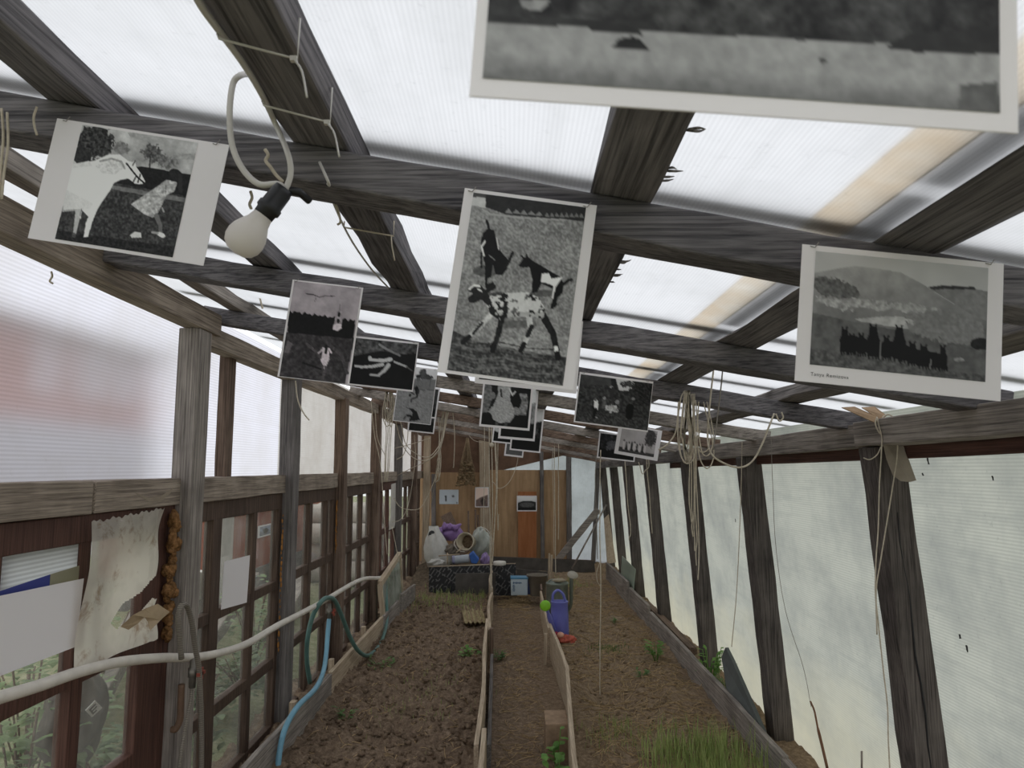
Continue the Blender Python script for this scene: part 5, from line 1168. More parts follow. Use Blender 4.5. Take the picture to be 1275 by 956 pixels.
gh = [at_x(*q) for q in ((386, 850, -1.22), (382, 822, -1.22), (383, 795, -1.21), (389, 768, -1.19), (399, 750, -1.15), (408, 744, -1.14), (417, 748, -1.13), (426, 768, -1.11), (436, 793, -1.09), (446, 810, -1.06), (458, 816, -1.045), (470, 806, -1.045), (478, 790, -1.05), (482, 770, -1.09), (481, 745, -1.13), (480, 724, -1.16))]
tube_obj('garden_hose', gh, .014, M_GHOSE, 'grey-green hose looping over the pipe and back up from the bed', 'hose')

def thin_tape(name, col):
    t = NT(name); a_ = t.n('ShaderNodeBsdfTranslucent'); a_.inputs[0].default_value = (*col, 1); return t.done(t.mixs(.5, a_.outputs[0], t.bsdf(col, .5, .3)))
# ------------------------------------------------------------------ things on the left sashes
def on_x(name, quad, x, th, m, lb, cat, sub_=None):
    mb = MB(); mb.prism([at_x(px, py, x) for px, py in quad], (th, 0, 0)); return tag(mb.build(name, m), lb, cat)
tr0 = at_x(104, 720, -1.262); br0 = at_x(94, 805, -1.262); L_ = .42
mb = MB(); mb.prism([V(-1.262, tr0.y - L_, tr0.z + .012), tr0, br0, V(-1.262, br0.y - L_ + .02, br0.z + .005)], (.0012, 0, 0)); tag(mb.build('blank_sheet', M_PAPER), 'large blank white sheet fixed to the nearest sash at the left edge', 'sheet')
on_x('blank_sheet', [(279, 699), (311, 691), (307, 750), (275, 759)], -1.266, .0012, M_PAPER, 'small blank white sheet on the sash past the first left post', 'sheet')
off = MB(); off.prism([V(-1.29, 1.868, 1.072), V(-1.29, 2.185, 1.085), V(-1.29, 2.185, 1.185), V(-1.29, 1.868, 1.185)], (.004, 0, 0))
tag(off.build('ribbed_offcut', poly_mat('ribbed_offcut', (.86, .87, .9), .15, 'z', .012, (.6, .58, .52), rib=.4, dirt_amt=.3), base=False), 'offcut of ribbed clear sheet patching the nearest sash above the blue tape', 'sheet')
mb = MB(); mb.prism([V(-1.281, 1.70, 1.04), V(-1.281, 2.05, 1.066), V(-1.281, 2.05, 1.108), V(-1.281, 1.70, 1.085)], (.002, 0, 0)); tag(mb.build('tape_strip', thin_tape('blue_tape', s255(88, 96, 170))), 'strip of blue tape on the nearest sash just above the blank sheet', 'tape')
mb = MB(); mb.prism([V(-1.281, 2.052, 1.066), V(-1.281, 2.185, 1.074), V(-1.281, 2.185, 1.114), V(-1.281, 2.052, 1.108)], (.002, 0, 0)); tag(mb.build('tape_strip', thin_tape('clear_dirty_tape', s255(176, 172, 148))), 'strip of grimy clear tape to the right of the blue tape', 'tape')
# torn film
t = NT('stained_film'); n1 = t.noise(t.mapping(), 9, 5, .7, .4); n2 = t.noise(t.mapping(), 3.2, 4, .6)
tp = t.n('ShaderNodeBsdfTransparent'); tp.inputs[0].default_value = (.9, .9, .86, 1); trn = t.n('ShaderNodeBsdfTranslucent'); dfn = t.n('ShaderNodeBsdfDiffuse')
c = t.mix(t.ramp(n1, [(.54, (0, 0, 0)), (.68, (.8,) * 3)]), s255(226, 220, 208), s255(160, 128, 96)); t.l(c, trn.inputs[0]); t.l(c, dfn.inputs[0])
gl = t.n('ShaderNodeBsdfGlossy'); gl.inputs['Roughness'].default_value = .2
M_TORN = t.done(t.mixs(.04, t.mixs(t.ramp(n2, [(.28, (.62,) * 3), (.5, (.95,) * 3)]), tp.outputs[0], t.mixs(.55, trn.outputs[0], dfn.outputs[0])), gl.outputs[0]))
def in_poly(x, y, P):
    c = False; j = len(P) - 1
    for i in range(len(P)):
        if (P[i][1] > y) != (P[j][1] > y) and x < (P[j][0] - P[i][0]) * (y - P[i][1]) / (P[j][1] - P[i][1]) + P[i][0]: c = not c
        j = i
    return c
tl, trr, brr, bll = at_x(109, 650, -1.25), at_x(198, 632, -1.25), at_x(184, 795, -1.25), at_x(88, 838, -1.25)
nu, nv = 70, 100; hole = [(.58, .66), (.74, .62), (.92, .55), (1.1, .50), (1.1, .72), (.88, .68), (.70, .80), (.5, .83), (.42, .77)]
vs = []; fs = []; ids = {}
for j in range(nv + 1):
    for i in range(nu + 1):
        u = i / nu; v = j / nv; q = tl.lerp(trr, u).lerp(bll.lerp(brr, u), v)
        cur = .012 * sin(v * 6 + u * 2) + .01 * sin(u * 9) * v - .012 * (u > .9) * sin(v * 11)
        if abs(v - .66) < .12 and u > .6: cur += .03 * (1 - abs(v - .66) / .12) * (u - .6) / .4
        q = q + V(.012 + cur * .8, 0, .003 * sin(u * 31) * (v < .03) + .003 * sin(u * 83) * (v < .03)); ids[i, j] = len(vs); vs.append(q)
for j in range(nv):
    for i in range(nu):
        if in_poly((i + .5) / nu, (j + .5) / nv, hole): continue
        fs.append((ids[i, j], ids[i + 1, j], ids[i + 1, j + 1], ids[i, j + 1]))
mb = MB(); mb.add(vs, fs, True); o = tag(mb.build('torn_film', M_TORN), 'torn brown-stained plastic film stapled over the nearest sash beside the foam', 'film')
fl = [at_x(*q) for q in ((150, 780, -1.245), (165, 766, -1.22), (180, 758, -1.20), (196, 752, -1.18), (211, 762, -1.17), (200, 772, -1.175), (187, 785, -1.18), (184, 774, -1.20), (180, 768, -1.21), (172, 776, -1.22), (160, 784, -1.24))]
sub(MB().prism(fl, (.001, 0, .001)), 'curled_flap', plain('tan_flap', s255(172, 152, 124), .6, .3, .15, 20), o)
fm = MB(); rr = random.Random(3)
for k in range(64):
    z = 1.235 - k / 63 * .45; big = .006 + .015 * abs(sin(k * .27 + .4)) * rr.uniform(.6, 1.1)
    fm.ico((-1.262 + rr.uniform(-.010, .012), 2.735 + rr.uniform(-.018, .018), z + rr.uniform(-.008, .008)), big, .85, 1.0, 1.1, 14, 9, .22, rr)
tag(fm.build('foam_strip', plain('aged_foam', s255(132, 98, 64), .9, .1, .7, 46, bump=1.0)), 'lumpy aged orange-brown foam squeezed along the first left post', 'foam')
for y, z0, z1, lb in ((4.06, .42, 1.14, 'thin orange foam line down the second left post'), (5.30, .8, 1.16, 'thin orange foam line down the third left post')):
    f2 = MB()
    for k in range(26):
        f2.ico((-1.268 + rr.uniform(-.003, .003), y + rr.uniform(-.006, .006), z0 + (z1 - z0) * k / 25), rr.uniform(.002, .007), 1, 1, 2.4, 8, 5, .2, rr)
    tag(f2.build('foam_strip', plain('orange_foam', s255(164, 116, 66), .9, .1, .3, 26, bump=.5)), lb, 'foam')
for (p0, p1, m_, lb) in (((160, 600), (216, 606), None, 'cobweb-like shred of film on the rail beside the first left post'),):
    mb = MB(); q = [at_x(a, b, -1.235) for a, b in ((166, 612), (185, 620), (200, 618), (216, 607), (212, 614), (200, 624), (184, 624))]; mb.prism(q, (.001, 0, 0)); tag(mb.build('film_shred', plain('grey_shred', s255(150, 138, 122), .8, .1)), lb, 'shred')
# cloth flap and straps at the first right post
fl = [at_y(1098, 545, 2.40), at_y(1119, 541, 2.40), at_y(1128, 562, 2.40), at_y(1141, 598, 2.37), at_y(1133, 600, 2.37), at_y(1122, 599, 2.37), at_y(1112, 592, 2.38), at_y(1104, 572, 2.39)]
tag(MB().prism(fl, (.0, .0015, 0)).build('cloth_flap', plain('stiff_beige_cloth', s255(150, 140, 126), .8, .2, .18, 14)), 'beige flap hanging from the right eave at the first post', 'flap')
for k, (a, b) in enumerate((((1048, 507), (1090, 524)), ((1073, 507), (1098, 521)))):
    q = [at_y(a[0], a[1], 2.47), at_y(a[0] + 16, a[1] - 1, 2.47), at_y(b[0] + 6, b[1] - 4, 2.38), at_y(b[0], b[1] + 2, 2.38)]
    tag(MB().prism(q, (0, .002, -.002)).build('webbing_strap', plain('tan_webbing', s255(158, 134, 108), .85, .1, .15, 40)), ['left tan strap over the right eave above the first post', 'right tan strap over the right eave above the first post'][k], 'strap')

# ------------------------------------------------------------------ twine
GT = 'lengths of twine'
def twine(px, y, lb, r=.0026, m=None, name='twine', parent=None, grp=GT, n=6):
    ys = y if isinstance(y, (list, tuple)) else [y] * len(px)
    pts = smooth_pts([at_y(a, b, q) for (a, b), q in zip(px, ys)], n)
    mb = MB().tube(pts, r, 5)
    if parent: return sub(mb, name, m or M_TWINE, parent)
    return tag(mb.build(name, m or M_TWINE), lb, 'twine', grp)
def wob(px, amp=1.2, seed=0, n=3):
    rr = random.Random(seed); out = []
    for i in range(len(px) - 1):
        for k in range(n):
            t_ = k / n; out.append((px[i][0] * (1 - t_) + px[i + 1][0] * t_ + rr.uniform(-amp, amp) * (k > 0), px[i][1] * (1 - t_) + px[i + 1][1] * t_))
    out.append(px[-1]); return out
# hank on the right
h = empty('twine_hank', at_y(857, 485, 2.58), 'thick hank of looped twine hanging from the rafter at the right', 'twine', 'hanks of twine'); rr = random.Random(6)
for k in range(9):
    x0 = 855 + rr.uniform(-3, 4); b = rr.uniform(560, 580); w_ = rr.uniform(3, 7)
    twine([(x0, 486), (x0 - w_ * .6, 520), (x0 - w_, b - 20), (x0, b), (x0 + w_, b - 22), (x0 + w_ * .5, 520), (x0 + 1, 486)], 2.58, '', .0022, parent=h, name='strand')
for k in range(5):
    x0 = 857 + k * 2; twine(wob([(x0, 490), (x0 + 2, 560), (x0 + 1 + k, 620 + k * 12), (x0 + 4, 650 + k * 18)], 1.2, k), 2.58, '', .002, parent=h, name='strand')
for k, px in enumerate(([(846, 500), (844, 540), (847, 565), (855, 577), (864, 570), (866, 545), (862, 500)], [(866, 498), (870, 540), (875, 565), (884, 564), (888, 540), (880, 500)], [(870, 500), (868, 545), (872, 572), (880, 583), (887, 575), (888, 555), (876, 500)], [(872, 535), (868, 550), (872, 562), (881, 560), (884, 545)], [(852, 487), (848, 495), (846, 510)])):
    twine(px, 2.56, '', .0022, parent=h, name='loop')
twine([(889, 455), (884, 500), (881, 545), (886, 565), (900, 576), (920, 582), (936, 575), (948, 555), (958, 530), (964, 515)], [2.6, 2.58, 2.56, 2.5, 2.5, 2.5, 2.5, 2.5, 2.5, 2.52], 'thick twine swagged from the hank to the right eave', .0034)
twine([(966, 515), (970, 524), (975, 520), (973, 513)], 2.52, 'small knot of twine on the cross beam right of the swag', .003)
twine([(903, 425), (898, 480), (892, 530), (888, 560)], 2.5, 'twine dropping straight from the third cross beam into the hank', .0026, M_TWINE_G)
twine([(820, 560), (832, 552), (842, 535), (845, 500)], 2.6, 'twine sagging left from the hank to the row-of-people photograph', .003)
twine([(924, 550), (923, 600), (921, 660), (917, 740), (911, 805)], [3.855, 3.855, 3.856, 3.857, 3.86], 'twine running down the second right post to the slab', .0024)
twine([(960, 545), (962, 600), (966, 680), (978, 760), (1000, 830), (1010, 880)], 3.2, 'very thin string down the milky sheet between the first two right posts', .0012, M_TWINE_G)
twine(wob([(1092, 520), (1098, 545), (1097, 570), (1094, 640), (1091, 690), (1090, 740), (1096, 800), (1105, 880), (1108, 960)], .8, 3, 2), 2.36, 'twine tied over the right eave and down the first right post', .0022)
twine([(1118, 543), (1117, 570), (1113, 596), (1106, 640), (1096, 700), (1091, 735), (1092, 790)], 2.36, 'second twine down the first right post, from behind the beige flap', .0022)
twine([(1075, 570), (1083, 572), (1092, 566), (1097, 556)], 2.38, 'short twine end round the head of the first right post', .002)
twine([(1092, 519), (1090, 528), (1096, 540), (1100, 534), (1099, 520), (1106, 516), (1112, 519)], 2.37, 'knotted twine loop on top of the right eave', .0026)
def zdrop(px, y, lb, r=.0024, m=None): return twine(px, y, lb, r, m)
zdrop(wob([(748, 560), (747, 640), (748, 720), (747, 800), (747, 866)], .5, 4), 4.55, 'long straight twine down into the hollow of the right bed', .0034)
twine([(747, 700), (743, 712), (744, 724), (748, 730)], 4.6, 'tag end of twine curling off the long straight one', .002)
zdrop([(738, 470), (742, 560), (741, 600), (743, 660), (744, 696)], 8.6, 'twine hanging before the far right corner', .005, M_TWINE_G)
for k, (x0, x1, yb, y) in enumerate(((690, 692, 716, 7.4), (695, 695, 672, 7.6), (688, 690, 690, 8.6))):
    zdrop(wob([(x0, 545), (x0 + .5, 600), (x1, yb)], .6, k, 4), y, ['twine hanging down onto the metal watering can', 'shorter twine right of the one over the metal watering can', 'faint twine behind the one over the metal watering can'][k], .0042 if k < 2 else .003)
h = empty('twine_hank', at_y(611, 528, 6.5), 'pale bundle of twine hanging down to the path in the middle', 'twine', 'hanks of twine')
for k, (x0, x1, xm, yb) in enumerate(((609, 611, 610, 738), (612, 612, 613, 735), (615, 613, 618, 700), (616, 611, 619, 690), (603, 602, 603, 660), (620, 621, 619, 640))):
    twine(wob([(x0, 527), (xm, 610), ((x1 + xm) / 2, 660), (x1, yb)], .7, k + 9, 3), 6.5, '', .0045 if k < 4 else .003, parent=h, name='strand')
sub(MB().ico(at_y(612, 554, 6.48), .022, 1, 1, 1.1, 10, 7, .1), 'knot', M_TWINE, h)
twine([(614, 600), (622, 608), (634, 600), (643, 580), (646, 560)], 7.5, 'thin twine swag right of the middle bundle', .003)
# left hanks and swags
h = empty('twine_hank', at_y(483, 482, 5.0), 'hank of twine on the left eave below the photograph of legs', 'twine', 'hanks of twine')
for k in range(9):
    x0 = 482 + rr.uniform(-4, 7); b = rr.uniform(515, 532); w_ = rr.uniform(2, 6)
    twine([(x0, 482), (x0 - w_, b - 16), (x0, b), (x0 + w_, b - 14), (x0 + 2, 482)], 4.9, '', .003, parent=h, name='strand')
for k in range(4): twine(wob([(480 + k * 3, 484), (481 + k * 2, 540), (479 + k, 600)], 1, 30 + k), 4.9, '', .0028, parent=h, name='strand')
twine([(462, 500), (466, 540), (474, 580), (478, 640), (482, 690)], 4.9, 'twine hanging from the left eave, left of the hank', .0026)
twine([(467, 510), (470, 545), (479, 566)], 4.9, 'short twine curving into the left hank', .0024)
twine([(368, 474), (371, 498), (378, 514), (385, 523)], [3.95, 3.95, 3.95, 3.95], 'frayed twine end on the second left post below the tower photograph', .004)
h = empty('twine_hank', at_y(556, 500, 5.8), 'tall slack hank of twine hanging left of the dried plants', 'twine', 'hanks of twine')
for k, (pts) in enumerate(([(560, 482), (553, 530), (547, 570), (545, 578), (548, 584), (549, 570), (548, 530), (561, 484)], [(560, 485), (550, 525), (546, 560), (547, 598)], [(563, 505), (566, 540), (565, 578), (564, 582)], [(557, 480), (552, 520), (546, 580), (542, 600), (548, 590), (547, 560)], [(561, 500), (555, 530), (549, 556), (544, 575)], [(546, 520), (547, 556), (546, 600)])):
    twine(pts, 5.8, '', .0032, parent=h, name='strand')
GS = 'twine swags on the left'
for k, (px, y) in enumerate((([(488, 492), (494, 530), (502, 555), (515, 570), (530, 573), (542, 565), (552, 545), (561, 485)], [4.97, 5.1, 5.2, 5.4, 5.5, 5.6, 5.7, 5.8]), ([(490, 495), (500, 530), (505, 552), (518, 565), (532, 569), (543, 560), (552, 540), (560, 487)], [4.97, 5.1, 5.2, 5.4, 5.5, 5.6, 5.7, 5.8]), ([(491, 594), (510, 584), (535, 572), (548, 558), (557, 520)], [7.98, 7.2, 6.4, 6.0, 5.8]), ([(490, 620), (500, 632), (520, 634), (530, 622), (540, 600), (546, 578)], 6.2), ([(536, 545), (515, 552), (492, 558)], 6.0), ([(516, 541), (517, 570), (512, 610), (506, 635), (498, 647), (488, 650)], [9.32, 9.0, 8.6, 8.2, 7.9, 7.68]), ([(547, 560), (538, 620), (532, 665), (530, 700)], [5.9, 8.0, 10.15, 10.21]), ([(488, 655), (493, 680), (497, 700)], 6.4), ([(506, 496), (508, 540), (503, 565), (494, 572)], 5.71), ([(582, 540), (590, 548), (600, 551)], 9.8), ([(672, 556), (676, 540), (684, 532)], 9.0))):
    twine(px, y, ['thickest of the twine swags below the jumping boy', 'twine swag just above the thickest one', 'twine swag rising from the left wall to the slack hank', 'low twine swag across the far left sashes', 'short level twine under the jumping boy photograph', 'twine curving from the far left post down to the strip of white film', 'long twine slanting down the pale corner post', 'twine below the strip of white film, ending in a loop', 'twine loop beside the lowest jumping-boy neighbour', 'twine from the dried plants to the beam', 'twine bent over the far middle rafter'][k], .0032, grp=GS)
mb = MB(); q = [at_x(a, b, -1.281) for a, b in ((487, 603), (493, 601), (494, 640), (491, 657), (484, 660), (486, 640))]; mb.prism(q, (.001, 0, 0)); tag(mb.build('film_strip', plain('white_film_strip', s255(206, 202, 194), .5)), 'narrow strip of white film hanging on the far left sashes', 'film')
h = empty('twine_hank', at_y(858, 580, 6.4), 'frayed twine hank hanging along the third and fourth right posts', 'twine', 'hanks of twine')
for k, px in enumerate(([(777, 550), (780, 600), (783, 640), (785, 665), (783, 672)], [(803, 540), (806, 590), (810, 640), (812, 664)], [(806, 545), (808, 580), (800, 590), (795, 575)], [(842, 560), (844, 610), (846, 645), (852, 657), (860, 655)])):
    twine(wob(px, .8, 50 + k, 2), 6.2, '', .004, parent=h, name='strand')
for k, px in enumerate(([(2, 135), (4, 170), (1, 210), (-1, 245)], [(9, 140), (10, 180), (5, 215), (2, 248)])):
    twine(px, 1.07, ['left one of two twine lengths dangling at the top left edge', 'right one of two twine lengths dangling at the top left edge'][k], .002)
for k, (px, y, r, lb) in enumerate((([(46, 133), (42, 146), (43, 158), (46, 168)], 1.06, .0018, 'scrap of film and twine on the beam left of the horse photograph'), ([(330, 186), (334, 193), (331, 200), (337, 208), (344, 218), (352, 226)], 1.06, .0028, 'frayed twine knot on the beam behind the bulb socket'), ([(312, 360), (322, 362), (324, 372), (327, 384)], 2.9, .004, 'crooked twine end above the left eave'), ([(64, 338), (65, 344), (62, 350), (66, 353)], 1.95, .0028, 'tiny hanging insect-like scrap before the left sheet'), ([(418, 255), (421, 262), (424, 276), (420, 280)], 1.25, .0022, 'dark twine end behind the cross beam left of the goat photograph'), ([(312, 238), (314, 246), (311, 254), (313, 260)], 1.16, .0026, 'frayed tuft of twine above the bulb'))):
    twine(px, y, lb, r, grp=None)

# ------------------------------------------------------------------ plants and litter
def leaf(mb, b, d, L, w, rr):
    d = Vector(d).normalized(); s_ = d.cross(V(0, 0, 1)); s_ = (s_ if s_.length > 1e-3 else V(1, 0, 0)).normalized(); u = s_.cross(d)
    p = [b, b + d * L * .35 + s_ * w * .5 - u * .002, b + d * L * .75 + s_ * w * .36, b + d * L - u * L * .15, b + d * L * .75 - s_ * w * .36, b + d * L * .35 - s_ * w * .5, b + d * L * .5 + u * w * .12]
    mb.add(p, [(0, 1, 6), (1, 2, 6), (2, 3, 6), (3, 4, 6), (4, 5, 6), (5, 0, 6)], True)
def leafmat(name, a, b):
    t = NT(name); n1 = t.noise(t.mapping(), 14, 3); c = t.ramp(n1, [(.3, a), (.7, b)]); d = t.bsdf(c, .55, .35); tr = t.n('ShaderNodeBsdfTranslucent'); t.l(c, tr.inputs[0]); return t.done(t.mixs(.3, d, tr.outputs[0]))
M_LEAF = leafmat('weed_green', s255(84, 130, 56), s255(136, 178, 92)); M_LEAF2 = leafmat('dark_weed_green', s255(72, 104, 56), s255(118, 148, 86)); M_GRASS = leafmat('grass_green', s255(122, 142, 76), s255(182, 192, 126))
M_LEAFO = leafmat('outdoor_leaf_green', s255(96, 122, 78), s255(150, 172, 122)); M_LEAFO2 = leafmat('outdoor_dull_leaf_green', s255(84, 104, 72), s255(128, 146, 106))
M_STRAW = plain('dry_straw', s255(176, 152, 116), .9, .1, .35, 30)
def weed(x, y, h, n, lb, L=.06, w=.03, spread=.08, m=None, z=None, seed=None):
    rr = random.Random(seed if seed is not None else int(x * 1000 + y * 77)); z = gz(x, y) - .01 if z is None else z
    o = empty('weed', (x, y, z), lb, 'plant', 'weeds in the beds'); st = MB(); lv = MB()
    for k in range(n):
        a = rr.uniform(0, 2 * pi); r = spread * sqrt(rr.random()); hh = h * rr.uniform(.5, 1); tip = V(x + r * cos(a), y + r * sin(a), z + hh); b = V(x + r * .2 * cos(a), y + r * .2 * sin(a), z)
        st.tube([b, b.lerp(tip, .6) + V(0, 0, .01), tip], .0022, 5)
        for j in range(4):
            q = b.lerp(tip, .45 + j * .18); aa = a + rr.uniform(-1.6, 1.6); leaf(lv, q, V(cos(aa), sin(aa), rr.uniform(-.1, .6)), L * rr.uniform(.6, 1.1), w * rr.uniform(.7, 1.2), rr)
    sub(st, 'stem', m or M_LEAF, o); sub(lv, 'leaves', m or M_LEAF, o); return o
weed(.205, 3.45, .17, 9, 'leafy green weed on the path against the right board, lowest in the view', .075, .04, .07)
weed(.215, 3.72, .20, 4, 'small bright weed in front of the brown block', .05, .03, .03)
weed(-.10, 5.75, .10, 5, 'dark little weed on the path by the left board', .05, .035, .05, M_LEAF2)
weed(-.33, 5.6, .10, 6, 'green weed on the left bed beside the long path board', .06, .03, .09)
weed(-.93, 5.35, .07, 6, 'low weed on the left bed near the hose loop', .05, .02, .10, M_LEAF2)
weed(-.92, 4.2, .07, 4, 'tiny weed on the left bed near the blue hose', .05, .02, .06, M_LEAF2)
weed(1.04, 5.4, .15, 8, 'green weed on the right bed by the long edging board', .06, .03, .08)
weed(.93, 6.7, .06, 4, 'tiny weed in the right bed, farther back', .04, .02, .06, M_LEAF2)
weed(.86, 4.95, .05, 4, 'tiny weed in the middle of the right bed', .04, .02, .05, M_LEAF2)
weed(1.275, 4.85, .26, 14, 'feathery weed behind the right edging beside the slate slab', .06, .022, .09, M_LEAF, .0)
weed(1.275, 4.45, .24, 12, 'feathery weed between slab and right wall', .06, .022, .08, M_LEAF2, .0)
weed(1.30, 3.12, .10, 4, 'round-leaved weed at the foot of the right wall, nearest the camera', .07, .06, .05, M_LEAF, .04)
st = [at_y(1030, 956, 3.15), at_y(1024, 930, 3.15), at_y(1018, 905, 3.15), at_y(1014, 885, 3.15), at_y(1009, 873, 3.15)]
o = tag(MB().tube(smooth_pts(st, 4), [.006] * 8 + [.004] * 9, 6).build('dry_stalk', plain('reddish_stalk', s255(126, 92, 72), .8)), 'dry reddish stalk in front of the milky sheet near the right wall', 'stalk')
tag(MB().tube([at_y(1073, 956, 3.0), at_y(1073, 935, 3.0)], .004, 6).build('dry_stalk', W['greyz']), 'thin upright stub right of the reddish stalk', 'stalk')
# grass patch, straw: nobody could count these
def blades(n, fx, h0, h1, m, name, lb, seed, w=.004, lean=.4):
    rr = random.Random(seed); mb = MB()
    for _ in range(n):
        x, y = fx(rr); z = gz(x, y) - .006; a = rr.uniform(0, 2 * pi); h = rr.uniform(h0, h1); l = h * rr.uniform(.1, lean); d = V(cos(a), sin(a), 0); s_ = V(-sin(a), cos(a), 0) * w * .5
        b = V(x, y, z); mb.add([b - s_, b + s_, b + d * l * .4 + V(0, 0, h * .6) + s_ * .7, b + d * l * .4 + V(0, 0, h * .6) - s_ * .7, b + d * l + V(0, 0, h)], [(0, 1, 2, 3), (3, 2, 4)], True)
    return tag(mb.build(name, m, base=False), lb, 'grass', None, 'stuff')
blades(1150, lambda r: (min(1.16, max(.60, r.gauss(.90, .13))), r.uniform(2.9, 3.8)), .05, .20, M_GRASS, 'grass_patch', 'patch of grass at the near right corner of the right bed', 1, .006)
blades(420, lambda r: (r.uniform(-1.0, -.28), r.gauss(7.75, .28)), .03, .11, M_GRASS, 'grass_patch', 'thin grass in front of the printed board at the far left', 2, .006)
blades(160, lambda r: (r.gauss(.55, .10), r.gauss(3.95, .12)), .03, .09, M_GRASS, 'grass_tuft', 'small grass tuft left of the big grass patch', 3)
blades(220, lambda r: (r.gauss(.72, .07), r.gauss(5.7, .1)), .02, .05, M_LEAF2, 'grass_tuft', 'low tuft in the right bed by the long twine', 4)
blades(200, lambda r: (r.gauss(.62, .12), r.gauss(8.6, .2)), .03, .09, M_GRASS, 'grass_tuft', 'tuft of grass behind the metal watering can', 5, .006)
blades(160, lambda r: (r.gauss(-.55, .15), r.gauss(4.6, .3)), .02, .05, M_GRASS, 'grass_tuft', 'sparse seedlings in the left bed', 6)
def straws(n, fx, L0, L1, name, lb, seed, r_=.0021):
    rr = random.Random(seed); mb = MB()
    for _ in range(n):
        x, y = fx(rr); a = rr.uniform(0, pi); L = rr.uniform(L0, L1); d = V(cos(a), sin(a), 0) * L / 2; z = lambda q: gz(q.x, q.y) + .006
        p0 = V(x, y, 0) - d; p1 = V(x, y, 0) + d + V(-d.y, d.x, 0) * rr.uniform(-.4, .4)
        pm = V(x, y, 0); pts = [V(q.x, q.y, z(q) + rr.uniform(0, .010)) for q in (p0, pm, p1)]; mb.tube(pts, r_, 3, False)
    return tag(mb.build(name, M_STRAW, base=False), lb, 'straw', None, 'stuff')
straws(3000, lambda r: (r.uniform(.40, 1.16), 3.0 + 6 * r.random() ** 1.5), .03, .11, 'straw_litter', 'dry straw scattered over the right bed', 1)
straws(700, lambda r: (r.uniform(-.08, .20), 3.0 + 5.6 * r.random() ** 1.3), .03, .10, 'straw_litter', 'dry straw and stalks scattered on the path', 2, .002)
straws(500, lambda r: (r.uniform(-1.05, -.25), r.uniform(3.1, 8.2)), .02, .06, 'straw_litter', 'bits of dry stalk on the left bed', 3)
straws(160, lambda r: (r.uniform(-.10, .18), r.gauss(8.2, .2)), .06, .2, 'straw_litter', 'dry stalks heaped on the far end of the path', 4, .004)
# clods on the left bed: crumbly tilth
rr = random.Random(77); mb = MB()
for _ in range(1500):
    x = rr.uniform(-1.06, -.18); y = 3.0 + 4.6 * rr.random() ** 1.6
    if x > float(lerp_tab(PL, y)) - .03: continue
    r = rr.choice([.006, .008, .01, .013, .018]); mb.ico((x, y, gz(x, y) + r * .2), r, 1.2, 1, .8, 6, 4, .28, rr)
tag(mb.build('soil_clods', M_SOIL, base=False), 'crumbs and clods of dug soil on the left bed', 'soil', None, 'stuff')
mb = MB()
for _ in range(700):
    x = rr.uniform(.38, 1.16); y = 3.0 + 4.6 * rr.random() ** 1.6; r = rr.choice([.005, .007, .01, .013]); mb.ico((x, y, gz(x, y) + r * .2), r, 1.2, 1, .8, 6, 4, .28, rr)
tag(mb.build('soil_clods', M_SOIL, base=False), 'crumbs of soil on the right bed', 'soil', None, 'stuff')
rock = MB().ico((-.07, 3.62, -.035), .026, 1.2, .9, .6, 8, 5, .15); tag(rock.build('stone', plain('pale_stone', s255(170, 156, 138), .8, .2, .15)), 'small pale stone on the path near the split board tip', 'stone')

# ------------------------------------------------------------------ outside, behind the left wall
t = NT('red_house_wall'); n1 = t.noise(t.mapping(), 1.5, 4); M_REDH = t.done(t.bsdf(t.ramp(n1, [(.3, s255(158, 96, 86)), (.7, s255(176, 112, 100))]), .8, .2))
M_PALEH = plain('pale_house_trim', s255(214, 214, 220), .7); M_HWIN = plain('pale_reflecting_glass', s255(186, 196, 206), .2, .5)
hx = -7.4
def h_at(px, py): return at_x(px, py, hx)
y1 = h_at(128, 480).y; zt_ = 3.5; y0 = 4.5
o = empty('house', (hx - 2, (y0 + y1) / 2, -.1), 'red house outside, blurred through the ribbed left sheet', 'house')
sub(MB().span((hx - 5, y0, -.1), (hx, y1, zt_)), 'walls', M_REDH, o)
rf = MB(); rf.prism([V(hx + .4, y0 - .4, zt_ - .1), V(hx - 2.6, y0 - .4, zt_ + .3), V(hx - 5.4, y0 - .4, zt_ - .1)], (0, y1 - y0 + .8, 0)); sub(rf, 'roof', plain('pale_roof', s255(206, 206, 214), .6), o)
sub(MB().span((hx - 5.05, y0, -.1), (hx + .05, y1 + .04, 2.1)), 'pale_base', plain('grey_plinth', s255(176, 172, 178), .8), o)
for (a, b) in ((-14, 4), (44, 68), (92, 106)):
    q0 = h_at(a, 432); q1 = h_at(b, 500); w_ = sub(MB().span((hx - .03, q0.y, 2.45), (hx + .04, q1.y, 3.35)), 'window', M_PALEH, o)
    g = MB(); m_ = (q0.y + q1.y) / 2; g.span((hx + .035, q0.y + .1, 2.55), (hx + .05, m_ - .04, 3.27)).span((hx + .035, m_ + .04, 2.55), (hx + .05, q1.y - .1, 3.27)); sub(g, 'window_glass', M_HWIN, w_)
